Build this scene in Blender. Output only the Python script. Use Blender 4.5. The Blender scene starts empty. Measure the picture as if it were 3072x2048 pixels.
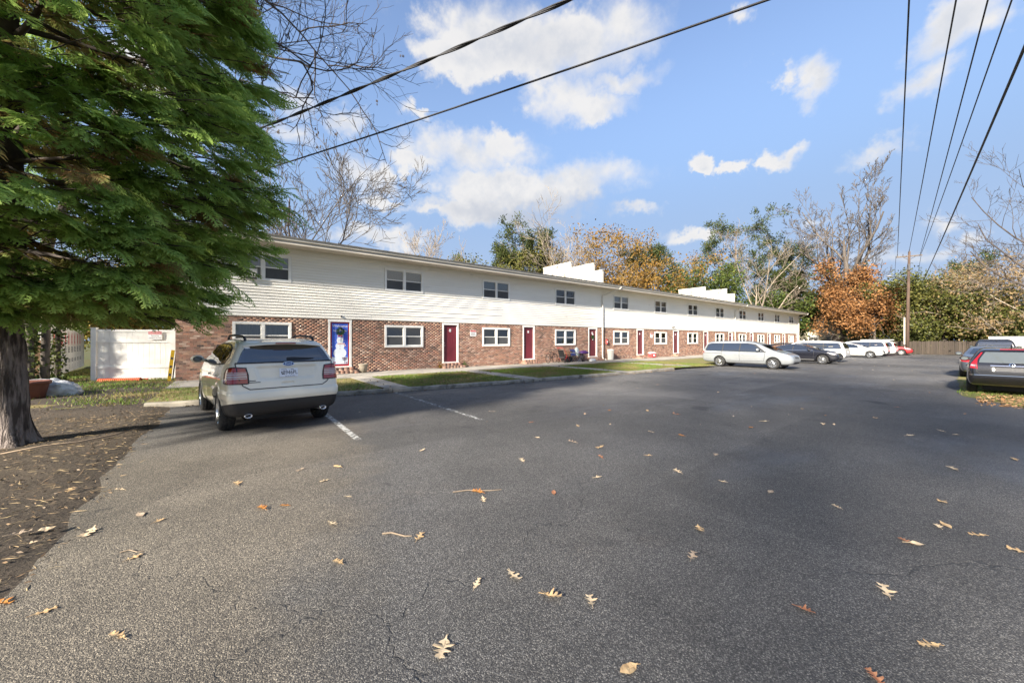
import bpy, bmesh, math, random
import numpy as np
from mathutils import Vector, Matrix
from mathutils.geometry import delaunay_2d_cdt

random.seed(7); rng = np.random.default_rng(7)
PI = math.pi
scene = bpy.context.scene
col = scene.collection

# ------------------------------------------------------------ camera
# world X runs along the apartment facade, Y goes away from the camera towards it
YAW = math.radians(37.3); CA, SA = math.cos(YAW), math.sin(YAW)
FOC, HOR, EYE = 1103.0, 1020.5, 1.7
cd = bpy.data.cameras.new('camera'); cam = bpy.data.objects.new('camera', cd); col.objects.link(cam)
cam.location = (0, 0, EYE); cam.rotation_euler = (PI / 2, 0, -YAW)
cd.sensor_width = 36; cd.lens = FOC / 3072 * 36; cd.shift_y = -3.5 / 3072
cd.clip_start = 0.05; cd.clip_end = 3000
scene.camera = cam

# ------------------------------------------------------------ light and exposure
SUN_EL, SUN_GRAZE = math.radians(26), math.radians(17)
to_sun = Vector((-math.cos(SUN_GRAZE) * math.cos(SUN_EL), -math.sin(SUN_GRAZE) * math.cos(SUN_EL), math.sin(SUN_EL)))
sl = bpy.data.lights.new('sun', 'SUN'); sun = bpy.data.objects.new('sun', sl); col.objects.link(sun)
sl.energy = 4.4; sl.angle = math.radians(3.5); sl.color = (1.0, 0.91, 0.78)
sun.rotation_euler = to_sun.to_track_quat('Z', 'Y').to_euler(); sun.location = (-20, -10, 30)
vs = scene.view_settings
vs.view_transform = 'Standard'; vs.look = 'None'; vs.gamma = 1; vs.exposure = 1.95; vs.use_curve_mapping = False
scene.cycles.use_denoising = True
scene.cycles.max_bounces = 6; scene.cycles.transparent_max_bounces = 12
SKY_STRENGTH = 0.052


def px_dir(x, y):
    u, v = (x - 1536) / FOC, (HOR - y) / FOC
    return Vector((SA + u * CA, CA - u * SA, v))


def at(x, y, s):
    """point seen at photo position x, y at depth s metres in front of the camera"""
    d = px_dir(x, y)
    return Vector((d.x * s, d.y * s, EYE + d.z * s))


def gnd(x, y, z=0.0):
    return at(x, y, (EYE - z) * FOC / (y - HOR))


class NT:
    """small node tree helper"""
    def __init__(s, tree): s.t = tree; s.n = tree.nodes; s.l = tree.links
    def new(s, typ, **kw):
        n = s.n.new(typ)
        for k, v in kw.items():
            if k.startswith('i_'):
                key = k[2:]
                n.inputs[int(key) if key.isdigit() else key.replace('_', ' ')].default_value = v
            else: setattr(n, k, v)
        return n
    def link(s, a, b): s.l.new(a, b)
    def val(s, sock, v):
        if hasattr(v, 'is_output'): s.l.new(v, sock)
        else: sock.default_value = v
    def math(s, op, a, b=None, c=None, clamp=False):
        n = s.n.new('ShaderNodeMath'); n.operation = op; n.use_clamp = clamp
        for i, v in enumerate((a, b, c)):
            if v is not None: s.val(n.inputs[i], v)
        return n.outputs[0]
    def vmath(s, op, a, b=None):
        n = s.n.new('ShaderNodeVectorMath'); n.operation = op
        for i, v in enumerate((a, b)):
            if v is not None: s.val(n.inputs[i], v)
        return n.outputs[1] if op in ('LENGTH', 'DOT_PRODUCT', 'DISTANCE') else n.outputs[0]
    def mix(s, fac, a, b, blend='MIX'):
        n = s.n.new('ShaderNodeMix'); n.data_type = 'RGBA'; n.blend_type = blend
        for k, v in ((0, fac), (6, a), (7, b)):
            if isinstance(v, tuple) and len(v) == 3: v = v + (1,)
            s.val(n.inputs[k], v)
        return n.outputs[2]
    def ramp(s, fac, stops, interp='LINEAR'):
        n = s.n.new('ShaderNodeValToRGB'); n.color_ramp.interpolation = interp
        e = n.color_ramp.elements
        while len(e) < len(stops): e.new(0.5)
        for i, (p, c) in enumerate(stops):
            e[i].position = p
            e[i].color = (c + (1,)) if isinstance(c, tuple) and len(c) == 3 else ((c, c, c, 1) if not isinstance(c, tuple) else c)
        s.val(n.inputs[0], fac)
        return n.outputs[0]
    def sstep(s, v, a, b):
        n = s.n.new('ShaderNodeMapRange'); n.interpolation_type = 'SMOOTHSTEP'
        s.val(n.inputs[0], v); n.inputs[1].default_value = a; n.inputs[2].default_value = b
        return n.outputs[0]
    def noise(s, vec, scale, detail=3, rough=0.55, dist=0.0, dim='3D'):
        n = s.n.new('ShaderNodeTexNoise'); n.noise_dimensions = dim
        n.inputs['Scale'].default_value = scale; n.inputs['Detail'].default_value = detail
        n.inputs['Roughness'].default_value = rough; n.inputs['Distortion'].default_value = dist
        if vec is not None: s.l.new(vec, n.inputs['Vector'])
        return n


# ------------------------------------------------------------ sky with the clouds of the day
def build_sky():
    w = bpy.data.worlds.new('World'); scene.world = w; w.use_nodes = True
    t = NT(w.node_tree); t.n.clear()
    out = t.new('ShaderNodeOutputWorld'); bg = t.new('ShaderNodeBackground')
    sky = t.new('ShaderNodeTexSky'); sky.sky_type = 'NISHITA'; sky.sun_disc = False
    sky.sun_elevation = SUN_EL; sky.sun_rotation = math.atan2(to_sun.x, to_sun.y)
    sky.air_density = 1.0; sky.dust_density = 0.6; sky.ozone_density = 2.0
    tc = t.new('ShaderNodeTexCoord'); d = tc.outputs['Generated']
    sep = t.new('ShaderNodeSeparateXYZ'); t.link(d, sep.inputs[0])
    az = t.math('ARCTAN2', sep.outputs[0], sep.outputs[1])
    el = t.math('ARCSINE', sep.outputs[2])
    comb = t.new('ShaderNodeCombineXYZ'); t.link(az, comb.inputs[0]); t.link(el, comb.inputs[1])
    p = comb.outputs[0]
    n1 = t.noise(d, 7.0, 5, 0.6); n2 = t.noise(d, 22.0, 6, 0.62)
    off = t.vmath('SUBTRACT', n1.outputs['Color'], (0.5, 0.5, 0.5)); off = t.vmath('MULTIPLY', off, (0.16, 0.13, 0))
    off2 = t.vmath('SUBTRACT', n2.outputs['Color'], (0.5, 0.5, 0.5)); off2 = t.vmath('MULTIPLY', off2, (0.075, 0.06, 0))
    pd = t.vmath('ADD', t.vmath('ADD', p, off), off2)

    def ellipse(cx, cy, rx, ry):
        def ae(x, y):
            v = px_dir(x, y).normalized(); return math.atan2(v.x, v.y), math.asin(v.z)
        a0, e0 = ae(cx, cy); a1 = ae(cx + rx, cy)[0] - ae(cx - rx, cy)[0]; e1 = ae(cx, cy - ry)[1] - ae(cx, cy + ry)[1]
        q = t.vmath('SUBTRACT', pd, (a0, e0, 0)); q = t.vmath('DIVIDE', q, (abs(a1) / 2, abs(e1) / 2, 1))
        return t.math('SUBTRACT', 1.0, t.vmath('LENGTH', q)), t.vmath('DOT_PRODUCT', q, (0, 1, 0))
    clouds = [  # photo x, y, half width, half height, density
        (1500, 110, 260, 160, 1.), (1720, 140, 300, 150, 1.), (1400, 190, 190, 90, .9), (1870, 90, 170, 150, .9), (1700, 290, 150, 110, .8),
        (1760, 325, 170, 62, 1.), (1850, 250, 190, 60, .8), (1040, 370, 75, 60, .9), (1400, 455, 260, 90, .85), (1250, 480, 120, 50, .7),
        (1600, 560, 400, 95, 1.1), (1500, 640, 330, 60, .9), (1080, 520, 130, 80, .8), (1230, 350, 60, 30, .5), (2410, 240, 85, 90, .9),
        (2900, 60, 230, 120, 1.), (2790, 225, 130, 75, .9), (2650, 420, 150, 40, .7), (2110, 485, 70, 42, .9), (2210, 490, 70, 26, .5),
        (2340, 470, 75, 45, .8), (2930, 700, 110, 40, .7), (2060, 710, 150, 28, .6), (1150, 720, 190, 40, .7), (880, 290, 110, 60, .7),
        (870, 390, 110, 60, .7), (1290, 640, 120, 26, .6), (1120, 600, 90, 30, .55), (1900, 640, 110, 22, .5), (2480, 640, 90, 20, .5), (2830, 650, 100, 30, .5), (3200, 350, 200, 90, .8), (2240, 40, 60, 50, .6), (500, 250, 300, 160, .8), (2700, 760, 260, 40, .5)]
    dens = None; shade = None
    for cx, cy, rx, ry, k in clouds:
        m, h = ellipse(cx, cy, rx * 1.02, ry * 1.02)
        m = t.math('MULTIPLY', m, k)
        dens = m if dens is None else t.math('MAXIMUM', dens, m)
    gb, gh = ellipse(1640, 640, 330, 70); gb2, _ = ellipse(1620, 150, 260, 120); gb3, _ = ellipse(1480, 640, 330, 60)
    # the rest of the sky, out of frame, carries the same kind of scattered clouds
    far = t.noise(d, 3.0, 6, 0.6).outputs['Fac']
    behind = t.sstep(t.vmath('DOT_PRODUCT', d, (SA, CA, 0)), 0.35, 0.1)
    over = t.sstep(sep.outputs[2], 0.62, 0.78)
    elsewhere = t.math('MULTIPLY', t.math('MAXIMUM', behind, over), t.math('SUBTRACT', far, 0.5))
    dens = t.math('MAXIMUM', dens, t.math('MULTIPLY', elsewhere, 2.5))
    fine = t.noise(d, 60, 5, 0.65).outputs['Fac']
    dens = t.math('ADD', dens, t.math('MULTIPLY', t.math('SUBTRACT', fine, 0.5), 0.25))
    soft = t.noise(d, 5.0, 4, .6).outputs['Fac']; width = t.math('ADD', .24, t.math('MULTIPLY', t.sstep(soft, .35, .65), .65))
    edge = t.math('DIVIDE', t.math('SUBTRACT', dens, .02), width)
    mask = t.math('MULTIPLY', t.sstep(edge, .0, 1.0), t.sstep(sep.outputs[2], -0.02, 0.05))
    grey = t.math('MAXIMUM', t.sstep(gb, -.1, .8), t.math('MULTIPLY', t.sstep(gb2, 0.1, 1.), .35))
    grey = t.math('MAXIMUM', grey, t.math('MULTIPLY', t.sstep(gb3, .0, .9), .6))
    core = t.math('MULTIPLY', t.sstep(dens, .25, .85), t.sstep(t.noise(d, 14, 5, .6).outputs['Fac'], .35, .65))
    white = t.mix(t.math('MULTIPLY', core, .8), (4.6, 4.5, 4.4), (3.35, 3.5, 3.8))
    ccol = t.mix(t.math('MULTIPLY', grey, .75), white, (2.45, 2.65, 3.1))
    hs = t.new('ShaderNodeHueSaturation'); hs.inputs['Saturation'].default_value = SKY_SAT; hs.inputs['Value'].default_value = SKY_VAL
    t.link(sky.outputs[0], hs.inputs['Color'])
    tint = t.mix(1.0, hs.outputs[0], (1.0, .955, .98), 'MULTIPLY')
    haze = t.mix(t.math('MULTIPLY', t.sstep(sep.outputs[2], .70, .25), .93), tint, (1.62, 2.48, 4.0))
    haze = t.mix(t.math('MULTIPLY', t.sstep(sep.outputs[2], .44, .04), .85), haze, (2.35, 2.95, 4.0))
    c = t.mix(t.math('MULTIPLY', mask, .93), haze, ccol)
    t.link(c, bg.inputs[0]); bg.inputs[1].default_value = SKY_STRENGTH
    t.link(bg.outputs[0], out.inputs[0])


SKY_SAT, SKY_VAL = 0.98, 1.55
build_sky()


# ------------------------------------------------------------ object helpers
def tag(o, label=None, cat=None, group=None, kind=None):
    for k, v in (('label', label), ('category', cat), ('group', group), ('kind', kind)):
        if v: o[k] = v
    return o


def thing(name, label, cat, loc=(0, 0, 0), rz=0.0, group=None):
    o = bpy.data.objects.new(name, None); col.objects.link(o)
    o.empty_display_size = 0.3; o.location = loc; o.rotation_euler = (0, 0, rz)
    return tag(o, label, cat, group)


def link(name, me, parent=None, m=None, loc=None, rot=None, mw=None):
    o = bpy.data.objects.new(name, me); col.objects.link(o)
    if m is not None and me is not None:
        if len(me.materials) == 0: me.materials.append(m)
        elif me.materials[0] != m:
            o.material_slots[0].link = 'OBJECT'; o.material_slots[0].material = m
    if parent is not None: o.parent = parent
    if mw is not None: o.matrix_local = mw
    if loc is not None: o.location = loc
    if rot is not None: o.rotation_euler = rot
    return o


def np_mesh(name, V, F, smooth=False, rnd=None):
    """V (n,3), F (m,k) -> mesh; rnd: per face random number for the material"""
    V = np.asarray(V, np.float32); F = np.asarray(F, np.int32)
    me = bpy.data.meshes.new(name); m, k = F.shape
    me.vertices.add(len(V)); me.vertices.foreach_set('co', V.ravel())
    me.loops.add(m * k); me.loops.foreach_set('vertex_index', F.ravel())
    me.polygons.add(m); me.polygons.foreach_set('loop_start', np.arange(0, m * k, k, dtype=np.int32))
    if smooth: me.polygons.foreach_set('use_smooth', np.ones(m, bool))
    me.update(calc_edges=True)
    if rnd is not None:
        a = me.attributes.new('rnd', 'FLOAT', 'FACE'); a.data.foreach_set('value', np.asarray(rnd, np.float32))
    return me


class MB:
    def __init__(s): s.v = []; s.f = []
    def add(s, vs, fs):
        o = len(s.v); s.v += [tuple(v) for v in vs]; s.f += [tuple(i + o for i in f) for f in fs]; return s
    def bx(s, x0, x1, y0, y1, z0, z1, M=None):
        vs = [Vector((x, y, z)) for x in (x0, x1) for y in (y0, y1) for z in (z0, z1)]
        if M: vs = [M @ v for v in vs]
        return s.add(vs, [(0, 1, 3, 2), (4, 6, 7, 5), (0, 4, 5, 1), (2, 3, 7, 6), (0, 2, 6, 4), (1, 5, 7, 3)])
    def box(s, c, d, M=None):
        T = Matrix.Translation(c) @ (M or Matrix())
        return s.bx(-d[0] / 2, d[0] / 2, -d[1] / 2, d[1] / 2, -d[2] / 2, d[2] / 2, T)
    def quad(s, *p): return s.add(p, [tuple(range(len(p)))])
    def tube(s, pts, r, n=6, cap=True):
        pts = [Vector(p) for p in pts]; rs = r if isinstance(r, (list, tuple)) else [r] * len(pts)
        up = None; vs = []
        for i, p in enumerate(pts):
            t = (pts[min(i + 1, len(pts) - 1)] - pts[max(i - 1, 0)]).normalized()
            if up is None: up = t.orthogonal().normalized()
            a = (up - t * up.dot(t)).normalized(); b = t.cross(a); up = a
            vs += [p + (a * math.cos(2 * PI * k / n) + b * math.sin(2 * PI * k / n)) * rs[i] for k in range(n)]
        fs = [(i * n + k, i * n + (k + 1) % n, (i + 1) * n + (k + 1) % n, (i + 1) * n + k) for i in range(len(pts) - 1) for k in range(n)]
        if cap: fs += [tuple(range(n - 1, -1, -1)), tuple(range((len(pts) - 1) * n, len(pts) * n))]
        return s.add(vs, fs)
    def lathe(s, prof, n=20, M=None):
        vs = []
        for r, z in prof: vs += [Vector((r * math.cos(2 * PI * k / n), r * math.sin(2 * PI * k / n), z)) for k in range(n)]
        if M: vs = [M @ v for v in vs]
        fs = [(i * n + k, i * n + (k + 1) % n, (i + 1) * n + (k + 1) % n, (i + 1) * n + k) for i in range(len(prof) - 1) for k in range(n)]
        return s.add(vs, fs)
    def prism(s, poly, h, M=None):
        n = len(poly); vs = [Vector((x, y, 0)) for x, y in poly] + [Vector((x, y, h)) for x, y in poly]
        if M: vs = [M @ v for v in vs]
        return s.add(vs, [tuple(range(n - 1, -1, -1)), tuple(range(n, 2 * n))] + [(k, (k + 1) % n, n + (k + 1) % n, n + k) for k in range(n)])
    def ball(s, c, r, n=10, M=None):
        prof = [(math.sin(PI * i / n), -math.cos(PI * i / n)) for i in range(n + 1)]
        S = Matrix.Translation(c) @ (M or Matrix()) @ Matrix.Diagonal((r[0], r[1], r[2], 1))
        return s.lathe([(max(a, 1e-4), b) for a, b in prof], 2 * n - 6, S)
    def mesh(s, name, smooth=False):
        me = bpy.data.meshes.new(name); me.from_pydata(s.v, [], s.f)
        if smooth: me.polygons.foreach_set('use_smooth', np.ones(len(me.polygons), bool))
        me.update(); return me
    def build(s, name, m, parent=None, smooth=False, **kw): return link(name, s.mesh(name, smooth), parent, m, **kw)


def text_mesh(body, size, wide=1.0):
    cu = bpy.data.curves.new('lettering', 'FONT'); cu.body = body; cu.size = size
    cu.align_x = 'CENTER'; cu.align_y = 'CENTER'; cu.resolution_u = 3
    o = bpy.data.objects.new('lettering', cu); me = bpy.data.meshes.new_from_object(o)
    bpy.data.objects.remove(o); bpy.data.curves.remove(cu)
    if wide != 1.0: me.transform(Matrix.Diagonal((wide, 1, 1, 1)))
    return me


def frame_mat(pos, xaxis, up):
    """matrix with local x along xaxis, local y along up, local z = x cross y, at pos"""
    x = Vector(xaxis).normalized(); y = Vector(up); y = (y - x * y.dot(x)).normalized(); z = x.cross(y)
    M = Matrix((x, y, z)).transposed().to_4x4(); M.translation = Vector(pos); return M


# ------------------------------------------------------------ materials
MATS = {}


def mat(name, c=(.5, .5, .5), r=.6, metal=0., spec=.5, c2=None, scale=5., detail=4, lo=.35, hi=.65, bump=None, rnd=None,
        objrnd=None, coat=0., trans=0., ior=None, stretch=None, emit=None, dirt=None, local=False):
    if name in MATS: return MATS[name]
    m = bpy.data.materials.new(name); MATS[name] = m; m.use_nodes = True
    t = NT(m.node_tree); b = t.n['Principled BSDF']
    tc = t.new('ShaderNodeTexCoord'); vec = tc.outputs['Object']
    if not local:
        g = t.new('ShaderNodeNewGeometry'); vec = g.outputs['Position']
    if stretch: vec = t.vmath('MULTIPLY', vec, stretch)
    base = c + (1,)
    if rnd or objrnd:
        if rnd: a = t.new('ShaderNodeAttribute', attribute_name='rnd'); fac = a.outputs['Fac']
        else: a = t.new('ShaderNodeObjectInfo'); fac = a.outputs['Random']
        cs = rnd or objrnd; n = len(cs)
        base = t.ramp(fac, [(i / max(n - 1, 1), k) for i, k in enumerate(cs)])
    if c2:
        nz = t.noise(vec, scale, detail); f = t.sstep(nz.outputs['Fac'], lo, hi)
        if isinstance(base, tuple): base = t.mix(f, c, c2)
        else: base = t.mix(t.math('MULTIPLY', f, .55), base, c2)
    if dirt:  # (colour, scale, lo, hi)
        nz = t.noise(vec, dirt[1], 6, .65); base = t.mix(t.sstep(nz.outputs['Fac'], dirt[2], dirt[3]), base, dirt[0])
    t.val(b.inputs['Base Color'], base)
    b.inputs['Roughness'].default_value = r; b.inputs['Metallic'].default_value = metal
    b.inputs['Specular IOR Level'].default_value = spec; b.inputs['Coat Weight'].default_value = coat
    b.inputs['Coat Roughness'].default_value = .04
    if ior: b.inputs['IOR'].default_value = ior
    if bump:  # (scale, strength, distance)
        nz = t.noise(vec, bump[0], 5); bp = t.new('ShaderNodeBump'); bp.inputs['Strength'].default_value = bump[1]
        bp.inputs['Distance'].default_value = bump[2]; t.link(nz.outputs['Fac'], bp.inputs['Height']); t.link(bp.outputs[0], b.inputs['Normal'])
    if trans:
        tl = t.new('ShaderNodeBsdfTranslucent'); t.val(tl.inputs[0], base); mx = t.new('ShaderNodeMixShader'); mx.inputs[0].default_value = trans
        t.link(b.outputs[0], mx.inputs[1]); t.link(tl.outputs[0], mx.inputs[2]); t.link(mx.outputs[0], t.n['Material Output'].inputs[0])
    return m


def clear_glass(name='window_glass', tint=(.75, .8, .8), refl=2.1):
    if name in MATS: return MATS[name]
    m = bpy.data.materials.new(name); MATS[name] = m; m.use_nodes = True
    t = NT(m.node_tree); t.n.remove(t.n['Principled BSDF'])
    fr = t.new('ShaderNodeFresnel'); fr.inputs[0].default_value = refl
    tr = t.new('ShaderNodeBsdfTransparent'); tr.inputs[0].default_value = tint + (1,)
    gl = t.new('ShaderNodeBsdfGlossy'); gl.inputs['Roughness'].default_value = .015
    g = t.new('ShaderNodeNewGeometry'); nz = t.noise(g.outputs['Position'], 1.3, 2)
    bp = t.new('ShaderNodeBump'); bp.inputs['Strength'].default_value = .12; bp.inputs['Distance'].default_value = .03
    t.link(nz.outputs['Fac'], bp.inputs['Height']); t.link(bp.outputs[0], gl.inputs['Normal'])
    mx = t.new('ShaderNodeMixShader'); t.link(fr.outputs[0], mx.inputs[0]); t.link(tr.outputs[0], mx.inputs[1]); t.link(gl.outputs[0], mx.inputs[2])
    t.link(mx.outputs[0], t.n['Material Output'].inputs[0]); return m


def asphalt_mat():
    m = bpy.data.materials.new('asphalt'); MATS['asphalt'] = m; m.use_nodes = True
    t = NT(m.node_tree); b = t.n['Principled BSDF']
    g = t.new('ShaderNodeNewGeometry'); pos = g.outputs['Position']
    sx = t.new('ShaderNodeSeparateXYZ'); t.link(pos, sx.inputs[0])
    vo = t.new('ShaderNodeTexVoronoi'); vo.inputs['Scale'].default_value = 140; t.link(pos, vo.inputs['Vector'])
    sc = t.new('ShaderNodeSeparateColor'); t.link(vo.outputs['Color'], sc.inputs[0])
    stone = t.ramp(sc.outputs[0], [(0, (.048, .045, .042)), (.45, (.092, .087, .08)), (.75, (.15, .142, .13)), (.93, (.23, .217, .195)), (1, (.31, .293, .26))])
    gap = t.sstep(vo.outputs['Distance'], .75, .25)
    stone = t.mix(t.math('MULTIPLY', t.math('SUBTRACT', 1.0, gap), .65), stone, (.018, .018, .02))
    big = t.noise(pos, .22, 5, .6).outputs['Fac']; mid = t.noise(pos, 1.3, 5, .65).outputs['Fac']
    tone = t.math('ADD', t.math('MULTIPLY', t.sstep(big, .3, .7), .55), t.math('MULTIPLY', mid, .7))
    tone = t.math('ADD', tone, .48)
    # repaired rectangles and worn lanes
    vp = t.new('ShaderNodeTexVoronoi'); vp.distance = 'CHEBYCHEV'; vp.inputs['Scale'].default_value = .13; t.link(t.vmath('MULTIPLY', pos, (1, 1, 0)), vp.inputs['Vector'])
    vs_ = t.new('ShaderNodeSeparateColor'); t.link(vp.outputs['Color'], vs_.inputs[0]); tone = t.math('MULTIPLY', tone, t.math('ADD', .80, t.math('MULTIPLY', vs_.outputs[0], .40)))
    lane = t.noise(t.vmath('MULTIPLY', pos, (.12, 1.1, 1)), .8, 4, .6).outputs['Fac']; tone = t.math('MULTIPLY', tone, t.math('ADD', .78, t.math('MULTIPLY', lane, .44)))
    # paler, warmer-toned lane along the left edge of the lot, wandering edge
    edge = t.math('ADD', sx.outputs[0], t.math('MULTIPLY', t.math('SUBTRACT', t.noise(pos, .5, 5, .6).outputs['Fac'], .5), 3.2))
    edge = t.math('ADD', edge, t.math('MULTIPLY', sx.outputs[1], -.28))
    pale_lane = t.math('MULTIPLY', t.sstep(edge, .35, -.75), t.sstep(sx.outputs[1], 9.5, 6.5))
    tone = t.math('MULTIPLY', tone, t.math('ADD', 1.0, t.math('MULTIPLY', pale_lane, .28)))
    c = t.mix(1.0, stone, tone, 'MULTIPLY')
    warm = t.mix(pale_lane, c, t.mix(1.0, c, (1.12, 1.02, .86), 'MULTIPLY'))
    brown = t.sstep(t.noise(pos, .8, 5, .7).outputs['Fac'], .58, .75)
    c = t.mix(t.math('MULTIPLY', brown, .3), warm, t.mix(1.0, warm, (1.15, .97, .82), 'MULTIPLY'))
    # oil drips in the parking bays and old dark patches
    st = t.noise(t.vmath('MULTIPLY', pos, (1, .8, 1)), .9, 3, .5).outputs['Fac']
    c = t.mix(t.math('MULTIPLY', t.sstep(st, .66, .74), .55), c, (.012, .012, .014))
    # cracks
    wob = t.noise(pos, 1.6, 4, .6); wv = t.vmath('MULTIPLY', t.vmath('SUBTRACT', wob.outputs['Color'], (.5, .5, .5)), (1.2, 1.2, 0))
    cv = t.vmath('MULTIPLY', t.vmath('ADD', pos, wv), (1, 1, 0))
    ve = t.new('ShaderNodeTexVoronoi'); ve.feature = 'DISTANCE_TO_EDGE'; ve.inputs['Scale'].default_value = .3; t.link(cv, ve.inputs['Vector'])
    crack = t.math('MULTIPLY', t.sstep(ve.outputs['Distance'], .004, .0005), t.sstep(t.noise(pos, .35, 2).outputs['Fac'], .42, .55))
    c = t.mix(t.math('MULTIPLY', crack, .55), c, (.02, .02, .02))
    t.val(b.inputs['Base Color'], c)
    damp = t.sstep(t.noise(t.vmath('MULTIPLY', pos, (.6, 1.3, 1)), .3, 4, .6).outputs['Fac'], .5, .68)
    t.val(b.inputs['Roughness'], t.math('SUBTRACT', .8, t.math('MULTIPLY', damp, .38)))
    b.inputs['Specular IOR Level'].default_value = .55
    bp = t.new('ShaderNodeBump'); bp.inputs['Strength'].default_value = .55; bp.inputs['Distance'].default_value = .006
    hgt = t.math('ADD', t.math('MULTIPLY', sc.outputs[1], .5), gap)
    hgt = t.math('SUBTRACT', hgt, t.math('MULTIPLY', crack, 3.))
    t.link(hgt, bp.inputs['Height']); t.link(bp.outputs[0], b.inputs['Normal'])
    return m


def soil_mat(name, cols, scale=1.2, fine=30, bump=.02):
    """earth/turf: three colours mixed by patches and fine litter"""
    m = bpy.data.materials.new(name); MATS[name] = m; m.use_nodes = True
    t = NT(m.node_tree); b = t.n['Principled BSDF']
    g = t.new('ShaderNodeNewGeometry'); pos = g.outputs['Position']
    n1 = t.noise(pos, scale, 6, .7).outputs['Fac']; n2 = t.noise(pos, fine, 5, .7).outputs['Fac']
    c = t.mix(t.sstep(n1, .38, .62), cols[0], cols[1]); c = t.mix(t.sstep(n2, .5, .68), c, cols[2])
    n3 = t.noise(pos, fine * 2.7, 3, .7).outputs['Fac']; c = t.mix(t.math('MULTIPLY', t.sstep(n3, .4, .7), .5), c, cols[3])
    t.val(b.inputs['Base Color'], c); b.inputs['Roughness'].default_value = .95; b.inputs['Specular IOR Level'].default_value = .2
    bp = t.new('ShaderNodeBump'); bp.inputs['Strength'].default_value = .8; bp.inputs['Distance'].default_value = bump
    t.link(n2, bp.inputs['Height']); t.link(bp.outputs[0], b.inputs['Normal']); return m


asphalt_mat()
soil_mat('bare_earth', [(.055, .045, .036), (.085, .068, .052), (.15, .12, .088), (.033, .028, .023)], .9, 26)
soil_mat('turf', [(.11, .135, .035), (.20, .155, .07), (.15, .165, .042), (.25, .19, .10)], .8, 22)
soil_mat('rough_ground', [(.09, .085, .035), (.07, .09, .03), (.13, .10, .05), (.05, .045, .025)], .15, 9)
mat('concrete', (.36, .33, .285), .9, c2=(.25, .235, .205), scale=1.5, detail=8, bump=(40, .3, .004), dirt=((.16, .145, .12), .6, .52, .75))
mat('kerb_concrete', (.32, .29, .24), .9, c2=(.19, .175, .15), scale=3, detail=8, bump=(25, .5, .01), dirt=((.07, .065, .05), 2.2, .5, .7))
BRICKS = [(.28, .15, .105), (.42, .21, .14), (.21, .13, .10), (.48, .30, .205), (.065, .052, .048), (.37, .19, .13), (.55, .42, .33), (.32, .17, .13), (.10, .076, .066), (.45, .25, .16)]
mat('brick', rnd=BRICKS, r=.9, spec=.25, c2=(.30, .20, .155), scale=14, bump=(60, .4, .004))
mat('brick_single', objrnd=BRICKS, r=.9, spec=.25, c2=(.30, .20, .155), scale=14, bump=(60, .4, .004))
mat('mortar', (.50, .43, .36), .95, c2=(.37, .31, .26), scale=6)
mat('vinyl_siding', objrnd=[(.85, .82, .75), (.82, .79, .715), (.87, .845, .775)], r=.5, c2=(.77, .735, .655), scale=.7, detail=6, stretch=(.5, 1, 2), dirt=((.5, .47, .4), 1.1, .62, .8))
mat('soffit', (.55, .50, .43), .6, c2=(.48, .44, .375), scale=.6)
mat('fascia', (.58, .55, .49), .55, c2=(.48, .45, .39), scale=.8)
mat('shingle', (.10, .095, .09), .95, c2=(.16, .15, .14), scale=5)
mat('white_paint', (.85, .84, .80), .45, c2=(.76, .745, .70), scale=2)
mat('trim_cream', (.72, .69, .61), .5, c2=(.6, .57, .5), scale=2)
mat('old_white', (.60, .575, .52), .9, c2=(.48, .45, .40), scale=1.2, detail=7, dirt=((.16, .15, .13), 1.6, .54, .70))
mat('maroon', (.15, .018, .028), .45, c2=(.125, .015, .023), scale=1.5)
mat('red_door', (.34, .012, .02), .35, c2=(.28, .01, .016), scale=1.5)
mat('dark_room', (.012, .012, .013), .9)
mat('curtain', (.42, .42, .40), .9, c2=(.34, .34, .32), scale=2, stretch=(8, 1, .6))
mat('blind', (.55, .55, .52), .7)
mat('insect_screen', (.055, .058, .062), .65, c2=(.075, .078, .08), scale=1.1)
mat('black_plastic', (.018, .018, .02), .55); mat('dark_grey', (.05, .05, .053), .55); mat('mid_grey', (.22, .22, .22), .6)
mat('rubber', (.014, .014, .015), .8, c2=(.03, .029, .027), scale=30); mat('chrome', (.75, .75, .76), .12, 1.); mat('alloy', (.55, .56, .57), .28, 1.)
mat('steel', (.4, .4, .41), .4, 1.); mat('brass', (.6, .45, .2), .3, 1.)
mat('car_glass', (.012, .014, .016), .02, spec=.5, ior=2.5); mat('light_glass', (.10, .115, .12), .02, ior=1.75)
mat('red_lens', (.30, .008, .012), .08, coat=1.); mat('clear_lens', (.42, .40, .40), .1, .2, coat=1.); mat('amber_lens', (.6, .2, .02), .1, coat=1.)
mat('plate_white', (.75, .77, .82), .4); mat('ink_black', (.01, .01, .012), .6); mat('ink_blue', (.012, .025, .12), .3, coat=.8)
mat('print_white', (.8, .8, .8), .6); mat('print_red', (.5, .04, .04), .6); mat('print_grey', (.15, .15, .155), .7)
mat('bark_grey', (.115, .098, .083), .95, c2=(.06, .05, .042), scale=5, stretch=(1, 1, .25), bump=(12, .8, .03))
mat('bark_dark', (.045, .036, .032), .95, c2=(.08, .065, .055), scale=4); mat('bark_pale', (.30, .25, .19), .95, c2=(.19, .155, .12), scale=4, stretch=(1, 1, .4))
mat('bark_pine', (.17, .10, .065), .95, c2=(.09, .06, .045), scale=4, stretch=(1, 1, .4)); mat('wood_pole', (.10, .062, .042), .9, c2=(.06, .04, .03), scale=3, stretch=(3, 3, .3))
mat('wood_weathered', (.17, .13, .095), .95, c2=(.10, .078, .06), scale=3, stretch=(3, 3, .4)); mat('cable', (.012, .012, .016), .6)


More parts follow.
